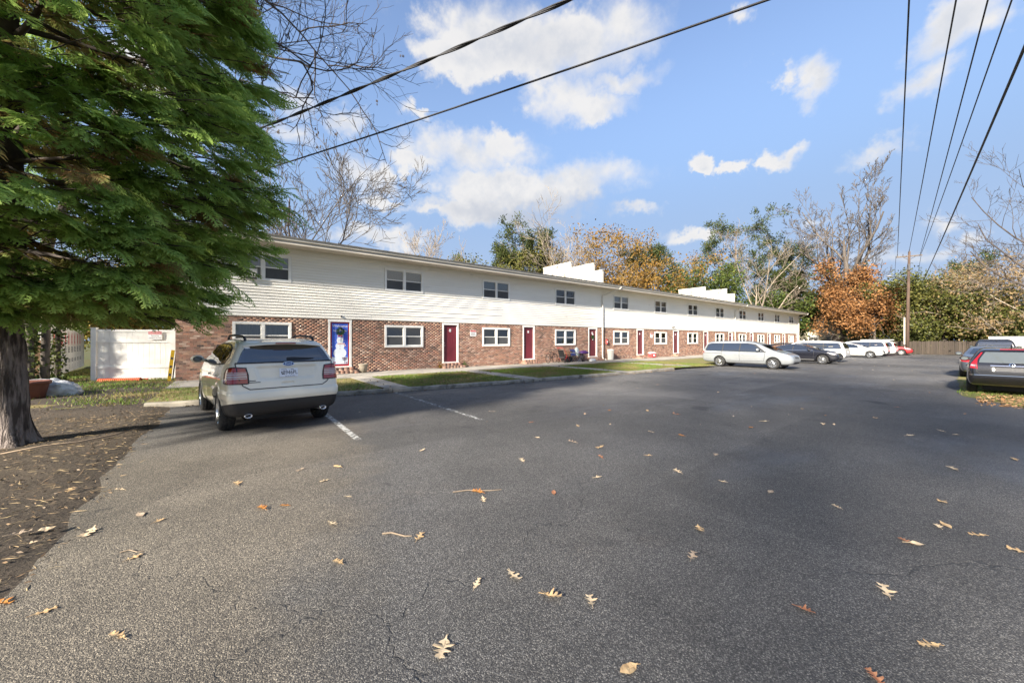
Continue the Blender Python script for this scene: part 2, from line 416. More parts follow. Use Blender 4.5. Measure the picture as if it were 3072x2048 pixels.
# ------------------------------------------------------------ the ground
def outline_mesh(name, pts, z, m, parent=None, kind='structure', step=None, jit=0.0):
    P = []
    for i, (x, y) in enumerate(pts):
        x2, y2 = pts[(i + 1) % len(pts)]; L = math.hypot(x2 - x, y2 - y); n = max(1, int(L / step)) if step else 1
        for k in range(n):
            j = jit if 0 < k else 0
            P.append((x + (x2 - x) * k / n + random.uniform(-j, j), y + (y2 - y) * k / n + random.uniform(-j, j)))
    me = bpy.data.meshes.new(name); bm = bmesh.new()
    f = bm.faces.new([bm.verts.new((x, y, z)) for x, y in P]); bmesh.ops.triangulate(bm, faces=[f])
    if sum(fc.normal.z for fc in bm.faces) < 0: bmesh.ops.reverse_faces(bm, faces=bm.faces)
    bm.to_mesh(me); bm.free(); o = link(name, me, parent, m)
    if kind: o['kind'] = kind
    return o


def fbm(x, y, seed=0):
    r = np.random.default_rng(seed); o = np.zeros_like(x)
    for k in range(5):
        fx, fy, p1, p2 = r.uniform(.5, 1.5, 4) * np.array([1, 1, 6, 6]); q = 1.7 ** k
        o += np.sin(x * fx * q + p1 + np.cos(y * q * .7 + p2)) * np.cos(y * fy * q + p2) / q
    return o / 2


S = 900
link('ground', np_mesh('ground', [(-S, -S, -.06), (S, -S, -.06), (S, S, -.06), (-S, S, -.06)], [(0, 1, 2, 3)]), m=MATS['rough_ground'])['kind'] = 'structure'
KERB = [(-1.75, 12.85), (1, 12.36), (4.2, 11.95), (6.8, 11.66), (9.5, 11.46), (14, 11.27), (20.2, 11.12)]
ASPH = [(-1.5, -60), (66, -60), (66, 12.6), (30, 12.4), (24.6, 11.4), (20.3, 11.2)] + [(x, y + .05) for x, y in KERB[::-1]]
outline_mesh('asphalt_lot', ASPH, 0.0, MATS['asphalt'], step=.5, jit=.04)


def heightfield(name, x0, x1, y0, y1, step, zf, m):
    xs = np.arange(x0, x1 + 1e-6, step); ys = np.arange(y0, y1 + 1e-6, step)
    X, Y = np.meshgrid(xs, ys, indexing='ij'); Z = zf(X, Y); nx, ny = X.shape
    V = np.stack([X, Y, Z], -1).reshape(-1, 3); i = np.arange(nx * ny).reshape(nx, ny)
    F = np.stack([i[:-1, :-1], i[1:, :-1], i[1:, 1:], i[:-1, 1:]], -1).reshape(-1, 4)
    o = link(name, np_mesh(name, V, F, True), m=m); o['kind'] = 'structure'; return o


def dirt_z(X, Y):
    edge = -1.25 + .13 * fbm(X * 1.3, Y * 1.6, 3) + .05 * fbm(X * 6, Y * 6, 4)
    z = np.clip((edge - X) * .13, -.05, .045) + .012 * fbm(X * 2.5, Y * 2.5, 5)
    return z + .05 * np.clip((Y - 12.5) / 6, 0, 1)


heightfield('dirt_yard', -24, -.7, -8, 24, .25, dirt_z, MATS['bare_earth'])


def yard_z(X, Y):
    m = np.minimum(np.minimum((X + 5.6) / 1.5, (-.75 - X) / .5), np.minimum((Y - 13.6) / 1.2, 1))
    return np.where(m > 0, .0, -.2) + dirt_z(X, Y) + .035 * fbm(X * 1.1, Y * 1.1, 9) - .012


heightfield('grass_yard', -8.5, -1.0, 13, 36, .15, yard_z, MATS['turf'])
lawn_pts = [(x, y + .17) for x, y in KERB] + [(24.7, 10.7), (25, 16.5), (-1.75, 16.5)]
outline_mesh('lawn', lawn_pts, .105, MATS['turf'], step=.6, jit=.03)
outline_mesh('far_lawn', [(25, 12.3), (72.9, 12.6), (72.9, 16.5), (25, 16.5)], .06, MATS['turf'], step=1, jit=.1)
outline_mesh('verge', [(15.6, -.6), (17.6, .55), (24, .95), (33, 1.2), (33, -6), (16.4, -6), (15.4, -2.2)], .006, MATS['turf'], step=.3, jit=.06)

kerb = bpy.data.objects.new('kerb', None); col.objects.link(kerb); kerb['kind'] = 'structure'
for (x0, y0), (x1, y1) in zip(KERB[:-1], KERB[1:]):
    n = max(1, round((x1 - x0) / 2.6))
    for k in range(n):
        a = Vector((x0 + (x1 - x0) * k / n, y0 + (y1 - y0) * k / n, 0)); b = Vector((x0 + (x1 - x0) * (k + 1) / n, y0 + (y1 - y0) * (k + 1) / n, 0))
        d = (b - a).normalized(); nn = Vector((-d.y, d.x, 0)); L = (b - a).length
        mb = MB(); N = 8; sec = [(0, -.05), (.012, .085), (.035, .118), (.16, .125), (.19, .10), (.19, -.05)]
        for j in range(N + 1):
            q = a + d * (L * j / N * .996); w = random.uniform(-.008, .008); w2 = random.uniform(-.006, .006)
            mb.v += [tuple(q + nn * (u + (w if i < 3 else 0)) + Vector((0, 0, z + (w2 if i > 0 else 0)))) for i, (u, z) in enumerate(sec)]
        for j in range(N):
            for i in range(5): mb.f.append((j * 6 + i, (j + 1) * 6 + i, (j + 1) * 6 + i + 1, j * 6 + i + 1))
        mb.f += [tuple(range(6)), tuple(range(N * 6 + 5, N * 6 - 1, -1))]
        mb.build('kerb_stone', MATS['kerb_concrete'], kerb)

walk = bpy.data.objects.new('sidewalk', None); col.objects.link(walk); walk['kind'] = 'structure'
slab = {}
x = -1.75
while x < 73:
    L = 1.55
    key = random.randrange(3)
    if key not in slab:
        mb = MB(); mb.bx(.006, L - .006, 0, 2.66, -.12, .0); slab[key] = mb.mesh('slab')
    o = link('slab', slab[key], walk, MATS['concrete'], loc=(x, 16.55, .125 + random.uniform(-.007, .007))); o.rotation_euler = (random.uniform(-.002, .002), random.uniform(-.004, .004), 0)
    x += L
for x0, x1, xs in ((4.02, 4.82, 0), (9.45, 10.3, .25), (15.4, 16.2, .2), (22.0, 22.8, .2)):
    pth = bpy.data.objects.new('path', None); col.objects.link(pth); pth['kind'] = 'structure'
    yk = 12.2 if x0 < 5 else (11.68 if x0 < 12 else 11.45); n = 4
    for k in range(n):
        ya, yb = yk + (16.54 - yk) * k / n, yk + (16.54 - yk) * (k + 1) / n
        MB().bx(x0, x1, ya + .008, yb - .008, -.02, .121 + random.uniform(-.005, .004)).build('slab', MATS['concrete'], pth)

# painted bay lines, worn
lm = bpy.data.materials.new('bay_paint'); lm.use_nodes = True; t = NT(lm.node_tree); b = t.n['Principled BSDF']
g = t.new('ShaderNodeNewGeometry'); nz = t.noise(g.outputs['Position'], 9, 6, .7)
tr = t.new('ShaderNodeBsdfTransparent'); mx = t.new('ShaderNodeMixShader')
b.inputs['Base Color'].default_value = (.42, .42, .40, 1); b.inputs['Roughness'].default_value = .8
sx = t.new('ShaderNodeSeparateXYZ'); t.link(g.outputs['Position'], sx.inputs[0])
wear = t.math('ADD', nz.outputs['Fac'], t.math('MULTIPLY', t.sstep(sx.outputs[0], 2.5, 9), .2))
t.link(t.sstep(wear, .42, .62), mx.inputs[0]); t.link(b.outputs[0], mx.inputs[1]); t.link(tr.outputs[0], mx.inputs[2]); t.link(mx.outputs[0], t.n['Material Output'].inputs[0])
for x, ya, yb in ((1.72, 6.6, 11.9), (4.25, 6.65, 11.86), (6.83, 6.6, 11.55), (9.4, 6.6, 11.35), (12.0, 6.6, 11.2), (14.6, 6.6, 11.15), (17.2, 6.6, 11.1), (29.6, 6.4, 12), (35.2, 6.4, 12), (40.8, 6.4, 12)):
    o = link('bay_line', np_mesh('bay_line', [(x - .055, ya, .004), (x + .055, ya, .004), (x + .055, yb, .004), (x - .055, yb, .004)], [(0, 1, 2, 3)]), m=lm); o['kind'] = 'structure'
# ------------------------------------------------------------ the apartment row
YF = 19.2; BX0, BX1 = -1.74, 72.9; ZB, ZS, ZT = .12, 2.76, 5.80
UPW = [1.07, 7.36, 13.37, 19.57, 26.25, 32.33, 38.45, 44.7, 51.0, 57.0, 63.1, 69.2]
DOORS = [4.16, 10.12, 16.05, 22.62, 29.02, 35.1, 41.33, 47.55, 53.86, 59.95, 65.95, 72.1]
WW, DW = 2.08, 1.03
apt = thing('apartment_building', 'long two storey apartment row with cream siding above brown brick', 'building', (0, YF, 0))
holes_lo = [(c - WW / 2, c + WW / 2, 1.35, 2.47) for c in UPW] + [(c - DW / 2, c + DW / 2, .42, 2.69) for c in DOORS]
holes_up = [(c - WW / 2, c + WW / 2, 4.29, 5.45) for c in UPW]


def holed_wall(mb, x0, x1, z0, z1, holes, y, depth=.22):
    xs = sorted({x0, x1, *[h[0] for h in holes], *[h[1] for h in holes]}); zs = sorted({z0, z1, *[h[2] for h in holes], *[h[3] for h in holes]})
    xs = [v for v in xs if x0 <= v <= x1]; zs = [v for v in zs if z0 <= v <= z1]
    for a, b in zip(xs[:-1], xs[1:]):
        for c, d in zip(zs[:-1], zs[1:]):
            mx, mz = (a + b) / 2, (c + d) / 2
            if not any(h[0] < mx < h[1] and h[2] < mz < h[3] for h in holes):
                mb.quad((a, y, c), (b, y, c), (b, y, d), (a, y, d))
    for a, b, c, d in holes:
        mb.quad((a, y, c), (a, y, d), (a, y + depth, d), (a, y + depth, c)); mb.quad((b, y, c), (b, y + depth, c), (b, y + depth, d), (b, y, d))
        mb.quad((a, y, d), (b, y, d), (b, y + depth, d), (a, y + depth, d)); mb.quad((a, y, c), (a, y + depth, c), (b, y + depth, c), (b, y, c))


mb = MB(); holed_wall(mb, BX0, BX1, -.05, ZS + .03, holes_lo, 0)
DEP = 13.5
mb.quad((BX0, 0, -.05), (BX0, 0, ZS), (BX0, DEP, ZS), (BX0, DEP, -.05)); mb.quad((BX1, 0, -.05), (BX1, DEP, -.05), (BX1, DEP, ZS), (BX1, 0, ZS))
mb.quad((BX0, DEP, -.05), (BX0, DEP, ZT), (BX1, DEP, ZT), (BX1, DEP, -.05))
brickwall = mb.build('brick_wall', MATS['mortar'], apt)
# every brick is its own block; the nearest ones by the left corner are single objects
CH = (ZS - ZB) / 34; near = []; V = []; F = []; R = []
for k in range(34):
    z0 = ZB + k * CH + .004; z1 = z0 + CH - .0095; off = 0 if k % 2 else .1065
    cuts = sorted((h[0] - .004, h[1] + .004) for h in holes_lo if h[2] - .002 < (z0 + z1) / 2 < h[3] + .002)
    x = BX0 - off
    while x < BX1:
        segs = [(max(x, BX0), min(x + .203, BX1))]
        for c0, c1 in cuts:
            nx = []
            for a, b in segs:
                if c1 <= a or c0 >= b: nx.append((a, b)); continue
                if c0 - a > .025: nx.append((a, c0))
                if b - c1 > .025: nx.append((c1, b))
            segs = nx
        for a, b in segs:
            if b - a < .03: continue
            pr = .010 + random.uniform(-.003, .004); h = random.random()
            if b < .38: near.append((a, b, z0, z1, pr))
            else:
                n = len(V); V += [(a, -pr, z0), (b, -pr, z0), (b, -pr, z1), (a, -pr, z1), (a, .004, z0), (b, .004, z0), (b, .004, z1), (a, .004, z1)]
                F += [(n, n + 1, n + 2, n + 3), (n, n + 4, n + 5, n + 1), (n + 3, n + 2, n + 6, n + 7), (n, n + 3, n + 7, n + 4), (n + 1, n + 5, n + 6, n + 2)]; R += [h] * 5
        x += .2135
o = link('brickwork', np_mesh('brickwork', V, F, rnd=R), brickwall, MATS['brick']); o['kind'] = 'stuff'
bmeshes = {}
for a, b, z0, z1, pr in near:
    key = round(b - a, 3)
    if key not in bmeshes: bmeshes[key] = MB().bx(0, b - a, -.010, .004, 0, z1 - z0).mesh('brick')
    link('brick', bmeshes[key], brickwall, MATS['brick_single'], loc=(a, -pr + .010, z0))
print('single bricks', len(near))

# siding: lapped boards, cut round the windows
mb = MB(); holed_wall(mb, BX0, BX1, ZS, ZT + .2, holes_up, .02)
mb.quad((BX0, .02, ZS), (BX0, .02, ZT + .2), (BX0, DEP, ZT + .2), (BX0, DEP, ZS)); mb.quad((BX1, .02, ZS), (BX1, DEP, ZS), (BX1, DEP, ZT + .2), (BX1, .02, ZT + .2))
siding = mb.build('siding', MATS['vinyl_siding'], apt)
NC = 24; SH = (ZT + .02 - ZS) / NC
for k in range(NC):
    z0 = ZS + k * SH; zc = z0 + SH / 2
    cuts = sorted((h[0] - .03, h[1] + .03) for h in holes_up if h[2] - .03 < zc < h[3] + .03)
    if cuts: edges = [(a, b) for a, b in zip([BX0 - .03] + [c[1] for c in cuts], [c[0] for c in cuts] + [BX1 + .03])]
    else:
        js = [BX0 - .03]; x = BX0 + random.uniform(3, 9)
        while x < BX1 - 4: js.append(x); x += random.choice([7.3, 8.5, 10.9])
        js.append(BX1 + .03); edges = list(zip(js[:-1], js[1:]))
    for a, b in edges:
        if b - a < .05: continue
        m = MB(); xc = (a + b) / 2 if b - a < 20 else a; t0, t1 = (-.048 if xc < 10 else (-.034 if xc < 22 else -.020)), -.010; b -= .004
        m.quad((a, t0, z0), (b, t0, z0), (b, t1, z0 + SH * .995), (a, t1, z0 + SH * .995))
        m.quad((a, t0, z0), (a, .02, z0 + .001), (b, .02, z0 + .001), (b, t0, z0))
        m.quad((a, t0, z0), (a, t1, z0 + SH * .995), (a, .02, z0 + SH * .995), (a, .02, z0)); m.quad((b, t0, z0), (b, .02, z0), (b, .02, z0 + SH * .995), (b, t1, z0 + SH * .995))
        m.build('siding_board', MATS['vinyl_siding'], siding)
MB().bx(BX0 - .04, BX1 + .04, -.045, .0, ZS - .035, ZS - .001).build('starter_trim', MATS['fascia'], apt)

# windows: double hung pairs
FT = .075
def win_frame(w, h, d0, d1, ft):
    m = MB(); m.bx(-w / 2 - .02, w / 2 + .02, d0, d1, h - ft, h + .02); m.bx(-w / 2 - .02, w / 2 + .02, d0, d1, -.02, ft)
    m.bx(-w / 2 - .02, -w / 2 + ft, d0, d1, ft, h - ft); m.bx(w / 2 - ft, w / 2 + .02, d0, d1, ft, h - ft); m.bx(-.06, .06, d0, d1, ft, h - ft); return m
wd = {}
for nm, h in (('u', 1.16), ('l', 1.12)):
    wd[nm] = win_frame(WW, h, -.055, .06, FT).mesh('window')
    iw = WW / 2 - FT - .06; m = MB()
    for sx in (-1, 1):
        cx = sx * (.06 + iw / 2); m.bx(cx - iw / 2, cx + iw / 2, -.02, .045, h / 2 - .022, h / 2 + .022)
        for q in (-1, 1): m.bx(cx + q * (iw / 2 - .014) - .014, cx + q * (iw / 2 - .014) + .014, -.01, .045, FT, h - FT)
        m.bx(cx - iw / 2, cx + iw / 2, -.01, .045, FT, FT + .03); m.bx(cx - iw / 2, cx + iw / 2, .0, .045, h - FT - .025, h - FT)
    wd[nm + 's'] = m.mesh('sash')
    ph = h / 2 - FT - .022
    wd[nm + 'p'] = MB().quad((-iw / 2, 0, 0), (iw / 2, 0, 0), (iw / 2, 0, ph), (-iw / 2, 0, ph)).mesh('glass_pane')
    m = MB(); n = 22
    for i in range(n):
        z = .05 + (h - .1) * i / n; m.quad((-WW / 2 + .05, .0, z), (WW / 2 - .05, .0, z), (WW / 2 - .05, .028, z + (h - .1) / n * 1.05), (-WW / 2 + .05, .028, z + (h - .1) / n * 1.05))
    wd[nm + 'b'] = m.mesh('blind')
    m = MB(); n = 46
    for i in range(n):
        xa, xb = -WW / 2 + .03 + (WW - .06) * i / n, -WW / 2 + .03 + (WW - .06) * (i + 1) / n
        m.quad((xa, .02 * math.sin(i * 1.3), .03), (xb, .02 * math.sin((i + 1) * 1.3), .03), (xb, .02 * math.sin((i + 1) * 1.3), h - .03), (xa, .02 * math.sin(i * 1.3), h - .03))
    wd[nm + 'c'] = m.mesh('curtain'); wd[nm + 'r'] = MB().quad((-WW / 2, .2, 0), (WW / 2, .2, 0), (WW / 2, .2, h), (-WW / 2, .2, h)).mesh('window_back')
CG = clear_glass()
def add_window(c, z, nm, i, cover):
    h = 1.16 if nm == 'u' else 1.12; iw = WW / 2 - FT - .06
    w = link('window', wd[nm], apt, MATS['white_paint'], loc=(c, 0, z))
    link('sash', wd[nm + 's'], w, MATS['white_paint'])
    for sx in (-1, 1):
        for top in (0, 1):
            if i == 0 and nm == 'u' and sx < 0 and not top: continue
            link('glass_pane', wd[nm + 'p'], w, CG, loc=(sx * (.06 + iw / 2), .02, h / 2 + .022 if top else FT))
            if not top: link('insect_screen', wd[nm + 'p'], w, MATS['insect_screen'], loc=(sx * (.06 + iw / 2), -.004, FT)) if cover != 'open' else None
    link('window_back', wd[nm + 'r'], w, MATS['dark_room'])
    if cover == 'blind': link('blind', wd[nm + 'b'], w, MATS['blind'], loc=(0, .09, 0))
    if cover in ('curtain', 'open'): link('curtain', wd[nm + 'c'], w, MATS['curtain'], loc=(0, .12, 0))
    return w
cov_u = ['curtain', 'blind', 'blind', 'none', 'blind', 'curtain', 'none', 'blind', 'blind', 'none', 'curtain', 'blind']
cov_l = ['curtain', 'none', 'none', 'open', 'blind', 'none', 'open', 'open', 'open', 'curtain', 'open', 'open']
for i, c in enumerate(UPW):
    wu = add_window(c, 4.29, 'u', i, cov_u[i])
    wl = add_window(c, 1.35, 'l', i, cov_l[i])
    m = MB(); n = 10
    for k in range(n):
        a = -WW / 2 - .05 + (WW + .1) * k / n; m.bx(a + .004, a + (WW + .1) / n - .004, -.035, .01, -.095, -.022)
    m.build('brick_sill', MATS['brick_single'], wl)
# window air conditioner in the first upper window
ac = thing('air_conditioner', 'white window air conditioner in the upper left window by the evergreen', 'air conditioner', (.62, YF, 4.37))
MB().bx(-.24, .24, -.2, .1, .0, .36).build('case', MATS['fascia'], ac)
m = MB()
for k in range(9): m.bx(-.21, .21, -.215, -.2, .03 + k * .035, .05 + k * .035)
m.build('grille', MATS['white_paint'], ac); MB().bx(-.235, .235, -.19, .1, -.05, -.002).build('base_tray', MATS['black_plastic'], ac)

# doors with frames, letters and brick steps
m = MB(); m.bx(-DW / 2 - .01, -DW / 2 + .08, -.025, .1, .0, 2.17); m.bx(DW / 2 - .08, DW / 2 + .01, -.025, .1, .0, 2.17); m.bx(-DW / 2 - .02, DW / 2 + .02, -.03, .1, 2.17, 2.28); dframe = m.mesh('door_frame')
dleaf = MB().bx(-DW / 2 + .082, DW / 2 - .082, .05, .09, .035, 2.168).mesh('door'); dthr = MB().bx(-DW / 2 - .02, DW / 2 + .02, -.06, .1, -.03, .033).mesh('threshold')
dknob = MB().ball((-.36, .02, .98), (.032, .035, .032), 8).ball((-.36, .03, 1.13), (.026, .025, .026), 8).mesh('door_knob', True); dtag = MB().bx(-.055, .055, .04, .049, 1.78, 1.93).mesh('letter_plate')
for i, c in enumerate(DOORS):
    fr = link('door_frame', dframe, apt, MATS['white_paint'], loc=(c, 0, .42))
    link('door', dleaf, fr, MATS['red_door' if i == 0 else 'maroon']); link('threshold', dthr, fr, MATS['white_paint']); link('door_knob', dknob, fr, MATS['steel'])
    if i:
        link('letter_plate', dtag, fr, MATS['print_white'])
        link('door_letter', text_mesh('CDEFGHIJKLMN'[i], .13), fr, MATS['ink_black'], mw=frame_mat((0, .0385, 1.85), (1, 0, 0), (0, 0, 1)))
    # steps: two courses of bricks on end
    m = MB(); V = []; F = []; R = []
    for lev, (xa, xb, yy, z0, z1) in enumerate(((-.72, .72, -.62, .125, .255), (-.6, .6, -.31, .255, .385))):
        n = int((xb - xa) / .2); m.bx(xa + .01, xb - .01, yy + .006, .0, z0 - .03, z1 - .006)
        for k in range(n):
            a = xa + (xb - xa) * k / n + .005; b2 = xa + (xb - xa) * (k + 1) / n - .005
            for zz0, zz1 in ((z0, z0 + .058), (z0 + .068, z1)):
                q = len(V); V += [(p, yq, zq) for p in (a, b2) for yq in (yy, -.004) for zq in (zz0, zz1)]
                F += [tuple(q + j for j in f) for f in ((0, 1, 3, 2), (4, 6, 7, 5), (0, 4, 5, 1), (2, 3, 7, 6), (0, 2, 6, 4), (1, 5, 7, 3))]; R += [random.random()] * 6
    st = m.build('brick_step', MATS['mortar'], apt, loc=(c, 0, 0)); link('step_bricks', np_mesh('step_bricks', V, F, rnd=R), st, MATS['brick'])['kind'] = 'stuff'

# roof: boxed eave, gutter, shingles, ridge
EY, RZ = -.95, 7.75; roof = MB(); RX0, RX1 = BX0 - .55, BX1 + 1.0
roof.quad((RX0, EY - .02, 6.06), (RX1, EY - .02, 6.06), (RX1, 7.0, RZ), (RX0, 7.0, RZ)); roof.quad((RX0, 7.0, RZ), (RX1, 7.0, RZ), (RX1, DEP + .95, 6.06), (RX0, DEP + .95, 6.06))
roof.quad((RX0, EY - .02, 6.06), (RX0, 7, RZ), (RX0, DEP + .95, 6.06)); roof.quad((RX1, EY - .02, 6.06), (RX1, DEP + .95, 6.06), (RX1, 7, RZ))
roof.quad((RX0, EY - .02, 6.06), (RX1, EY - .02, 6.06), (RX1, EY - .02, 6.02), (RX0, EY - .02, 6.02))
rf = roof.build('roof', MATS['shingle'], apt); MB().bx(RX0 - .02, RX1 + .02, EY - .11, EY - .021, 6.062, 6.105).build('roof_edge', MATS['shingle'], rf)
m = MB(); m.bx(RX0 + .01, RX1 - .01, EY + .02, .1, 5.815, 5.84); m.bx(RX0 + .01, BX0 - .04, .1, DEP, 5.815, 5.84); m.bx(BX1 + .04, RX1 - .01, .1, DEP, 5.815, 5.84); m.build('soffit', MATS['soffit'], rf)
MB().bx(RX0, RX1, EY, EY + .018, 5.80, 6.03).build('fascia_board', MATS['soffit'], rf)
m = MB(); m.tube([(RX0, EY - .08, 6.05), (RX1, EY - .08, 6.05)], .014, 6); m.quad((RX0, EY - .08, 6.05), (RX1, EY - .08, 6.05), (RX1, EY - .06, 5.955), (RX0, EY - .06, 5.955)); m.quad((RX0, EY - .06, 5.955), (RX1, EY - .06, 5.955), (RX1, EY - .003, 5.945), (RX0, EY - .003, 5.945))
m.build('gutter', MATS['fascia'], rf)
m = MB(); m.bx(RX0 - .03, RX0, EY, 7, 5.8, 6.0); m.build('barge_board', MATS['fascia'], rf)
for x in (23.72, 48.7, 72.6):
    m = MB(); m.tube([(x + 1.2, EY - .05, 5.98), (x + 1.12, EY - .02, 5.86), (x + .02, -.1, 5.3), (x, -.09, 5.1), (x, -.09, .35), (x, -.16, .2), (x + .02, -.4, .17)], .05, 8)
    dsp = m.build('downspout', MATS['trim_cream'], apt)
    m = MB()
    for z in (1.2, 2.6, 4.6): m.bx(x - .07, x + .07, -.15, -.03, z, z + .035)
    m.build('downspout_strap', MATS['trim_cream'], dsp)
# stepped fire walls of painted blocks, above the roof
for x in (23.9, 48.95):
    fw = MB(); steps = [(.1, 1.0, 7.38), (1.0, 3.6, 8.08), (3.6, 7.2, 8.62)]
    for a, b, z in steps: fw.bx(x, x + .2, a + .02, b - .002, 5.9, z)
    w = fw.build('fire_wall', MATS['old_white'], apt); V = []; F = []; R = []; cap = MB()
    for a, b, z in steps:
        cap.bx(x - .04, x + .24, a - .02, b + .02, z + .002, z + .05)
        zz = 6.2; row = 0
        while zz < z - .05:
            y = a - (row % 2) * .2
            while y < b:
                y0, y1 = max(y, a) + .006, min(y + .395, b) - .006; z1 = min(zz + .19, z)
                if y1 - y0 > .04:
                    n = len(V); V += [(px, py, pz) for px in (x - .012, x) for py in (y0, y1) for pz in (zz, z1 - .006)]
                    F += [tuple(n + j for j in f) for f in ((0, 1, 3, 2), (0, 4, 5, 1), (2, 3, 7, 6), (0, 2, 6, 4), (1, 5, 7, 3))]
                y += .4
            zz += .2; row += 1
    link('wall_blocks', np_mesh('wall_blocks', V, F), w, MATS['old_white'])['kind'] = 'stuff'; cap.build('coping', MATS['old_white'], w)

# things fixed to or standing by the facade
def plaque(x, z, w, h, label, header, lines):
    o = thing('notice_sign', label, 'sign', (x, YF, z)); MB().bx(-w / 2, w / 2, -.03, -.018, -h / 2, h / 2).build('panel', MATS['print_white'], o)
    MB().bx(-w / 2 + .01, w / 2 - .01, -.0325, -.0305, h / 2 - .1, h / 2 - .02).build('header_band', MATS['print_red'], o)
    m = MB()
    for k in range(lines): m.bx(-w / 2 + .04, w / 2 - .04 - (k % 2) * .05, -.0325, -.0305, h / 2 - .16 - k * .07, h / 2 - .135 - k * .07)
    m.build('print_line', MATS['ink_black'], o)
plaque(11.65, 2.13, .42, .36, 'white notice with red heading on the brick between door D and a window', None, 3)
plaque(30.8, 2.15, .36, .42, 'pale notice plate on the brick to the right of door G', None, 4)
cam_t = thing('security_camera', 'small black security camera on the siding above the snowman door', 'camera', (4.2, YF, 2.86))
MB().ball((0, -.07, 0), (.045, .05, .045), 8).build('dome', MATS['black_plastic'], cam_t, True); MB().tube([(0, -.03, 0), (0, -.06, 0)], .055, 12).build('base', MATS['white_paint'], cam_t)
fl = thing('flood_light', 'small twin flood light on the siding above door H', 'light', (34.4, YF, 2.98))
m = MB(); m.tube([(0, -.03, 0), (0, -.05, 0)], .06, 10); m.build('base', MATS['white_paint'], fl)
for sx in (-1, 1): MB().tube([(sx * .05, -.05, 0), (sx * .13, -.12, .05 * sx), (sx * .2, -.2, .03)], [.02, .04, .06], 8).build('lamp_head', MATS['dark_grey'], fl)
ex = thing('fire_extinguisher', 'red fire extinguisher on the brick right of the first downspout', 'extinguisher', (24.25, YF, 1.38))
MB().lathe([(.01, 0), (.06, .01), (.065, .05), (.065, .33), (.05, .39), (.02, .41)], 14).build('cylinder', MATS['print_red'], ex, True, loc=(0, -.085, 0))
MB().bx(-.03, .05, -.1, -.07, .41, .47).bx(-.01, .09, -.095, -.075, .47, .49).build('valve_handle', MATS['black_plastic'], ex); MB().tube([(.04, -.09, .43), (.09, -.1, .3), (.07, -.12, .1)], .012, 6).build('hose', MATS['black_plastic'], ex)
MB().bx(-.04, .04, -.152, -.148, .12, .26).build('data_label', MATS['print_white'], ex)


# the snowman banner, taped over the first door
def disc(cx, cz, rx, rz, y, n=22): return [(cx + rx * math.cos(2 * PI * k / n), y, cz + rz * math.sin(2 * PI * k / n)) for k in range(n)]
ban = thing('door_banner', 'blue Christmas banner with a snowman hung on the first red door', 'banner', (4.17, YF, .42))
Y0 = .046; W2 = .36
MB().bx(-W2, W2, Y0 - .004, Y0, .13, 2.1).build('cloth', mat('banner_blue', (.03, .075, .50), .6, c2=(.05, .13, .62), scale=3), ban)
snow = mat('banner_snow', (.62, .74, .84), .7, c2=(.74, .8, .86), scale=4)
MB().quad(*[(x, Y0 - .0055, z) for x, z in [(-W2, .135), (W2, .135), (W2, .44), (.15, .50), (-.1, .46), (-W2, .48)]]).build('snow_ground', snow, ban)
m = MB(); m.quad(*disc(.0, .66, .29, .27, Y0 - .007)); m.quad(*disc(.0, 1.0, .20, .19, Y0 - .008)); m.quad(*disc(.0, 1.27, .15, .16, Y0 - .009)); m.build('snowman', mat('snowman_white', (.72, .78, .84), .7), ban)
m = MB()
for z in (.88, 1.0, 1.09): m.quad(*disc(.0, z, .016, .016, Y0 - .0105, 8))
for sx in (-1, 1): m.quad(*disc(sx * .05, 1.3, .018, .018, Y0 - .0105, 8))
m.build('coal_buttons', MATS['ink_black'], ban)
for k in range(9):
    x = -.1 + k * .028; MB().quad((x, Y0 - .011, 1.15), (x + .026, Y0 - .011, 1.145), (x + .026, Y0 - .011, 1.075), (x, Y0 - .011, 1.08)).build('scarf_stripe', MATS['print_red' if k % 2 == 0 else 'print_white'], ban)
for k in range(4): MB().quad((.15 + k * .025, Y0 - .011, 1.15 - k * .045), (.21 + k * .02, Y0 - .011, 1.15 - k * .045), (.21 + k * .025, Y0 - .011, 1.11 - k * .045), (.15 + k * .03, Y0 - .011, 1.11 - k * .045)).build('scarf_tail', MATS['print_red' if k % 2 else 'print_white'], ban)
for txt, s, z, x in (('Welcome', .175, 1.97, .0), ('to the', .07, 1.86, .02), ('North Pole', .135, 1.74, .0)): link('lettering', text_mesh(txt, s), ban, MATS['print_white'], mw=frame_mat((x, Y0 - .006, z), (1, 0, 0), (0, 0, 1)))
m = MB()
for k in range(26):
    x, z = random.uniform(-.33, .33), random.uniform(.55, 2.07)
    if abs(x) > .2 or z > 1.6: r = random.uniform(.006, .014); m.quad(*disc(x, z, r, r, Y0 - .0058, 6))
m.build('snowflakes', MATS['print_white'], ban)
sp = mat('print_dark', (.10, .06, .12), .7); m = MB(); m.bx(.2, .225, Y0 - .012, Y0 - .010, .16, .47); m.bx(.10, .33, Y0 - .013, Y0 - .0115, .39, .44); m.bx(.12, .32, Y0 - .013, Y0 - .0115, .32, .365); m.build('signpost', sp, ban)
m = MB(); m.bx(-.33, -.2, Y0 - .012, Y0 - .010, .16, .26); m.bx(.26, .34, Y0 - .0125, Y0 - .0105, .15, .24); m.build('parcels', mat('print_mauve', (.3, .2, .28), .7), ban)


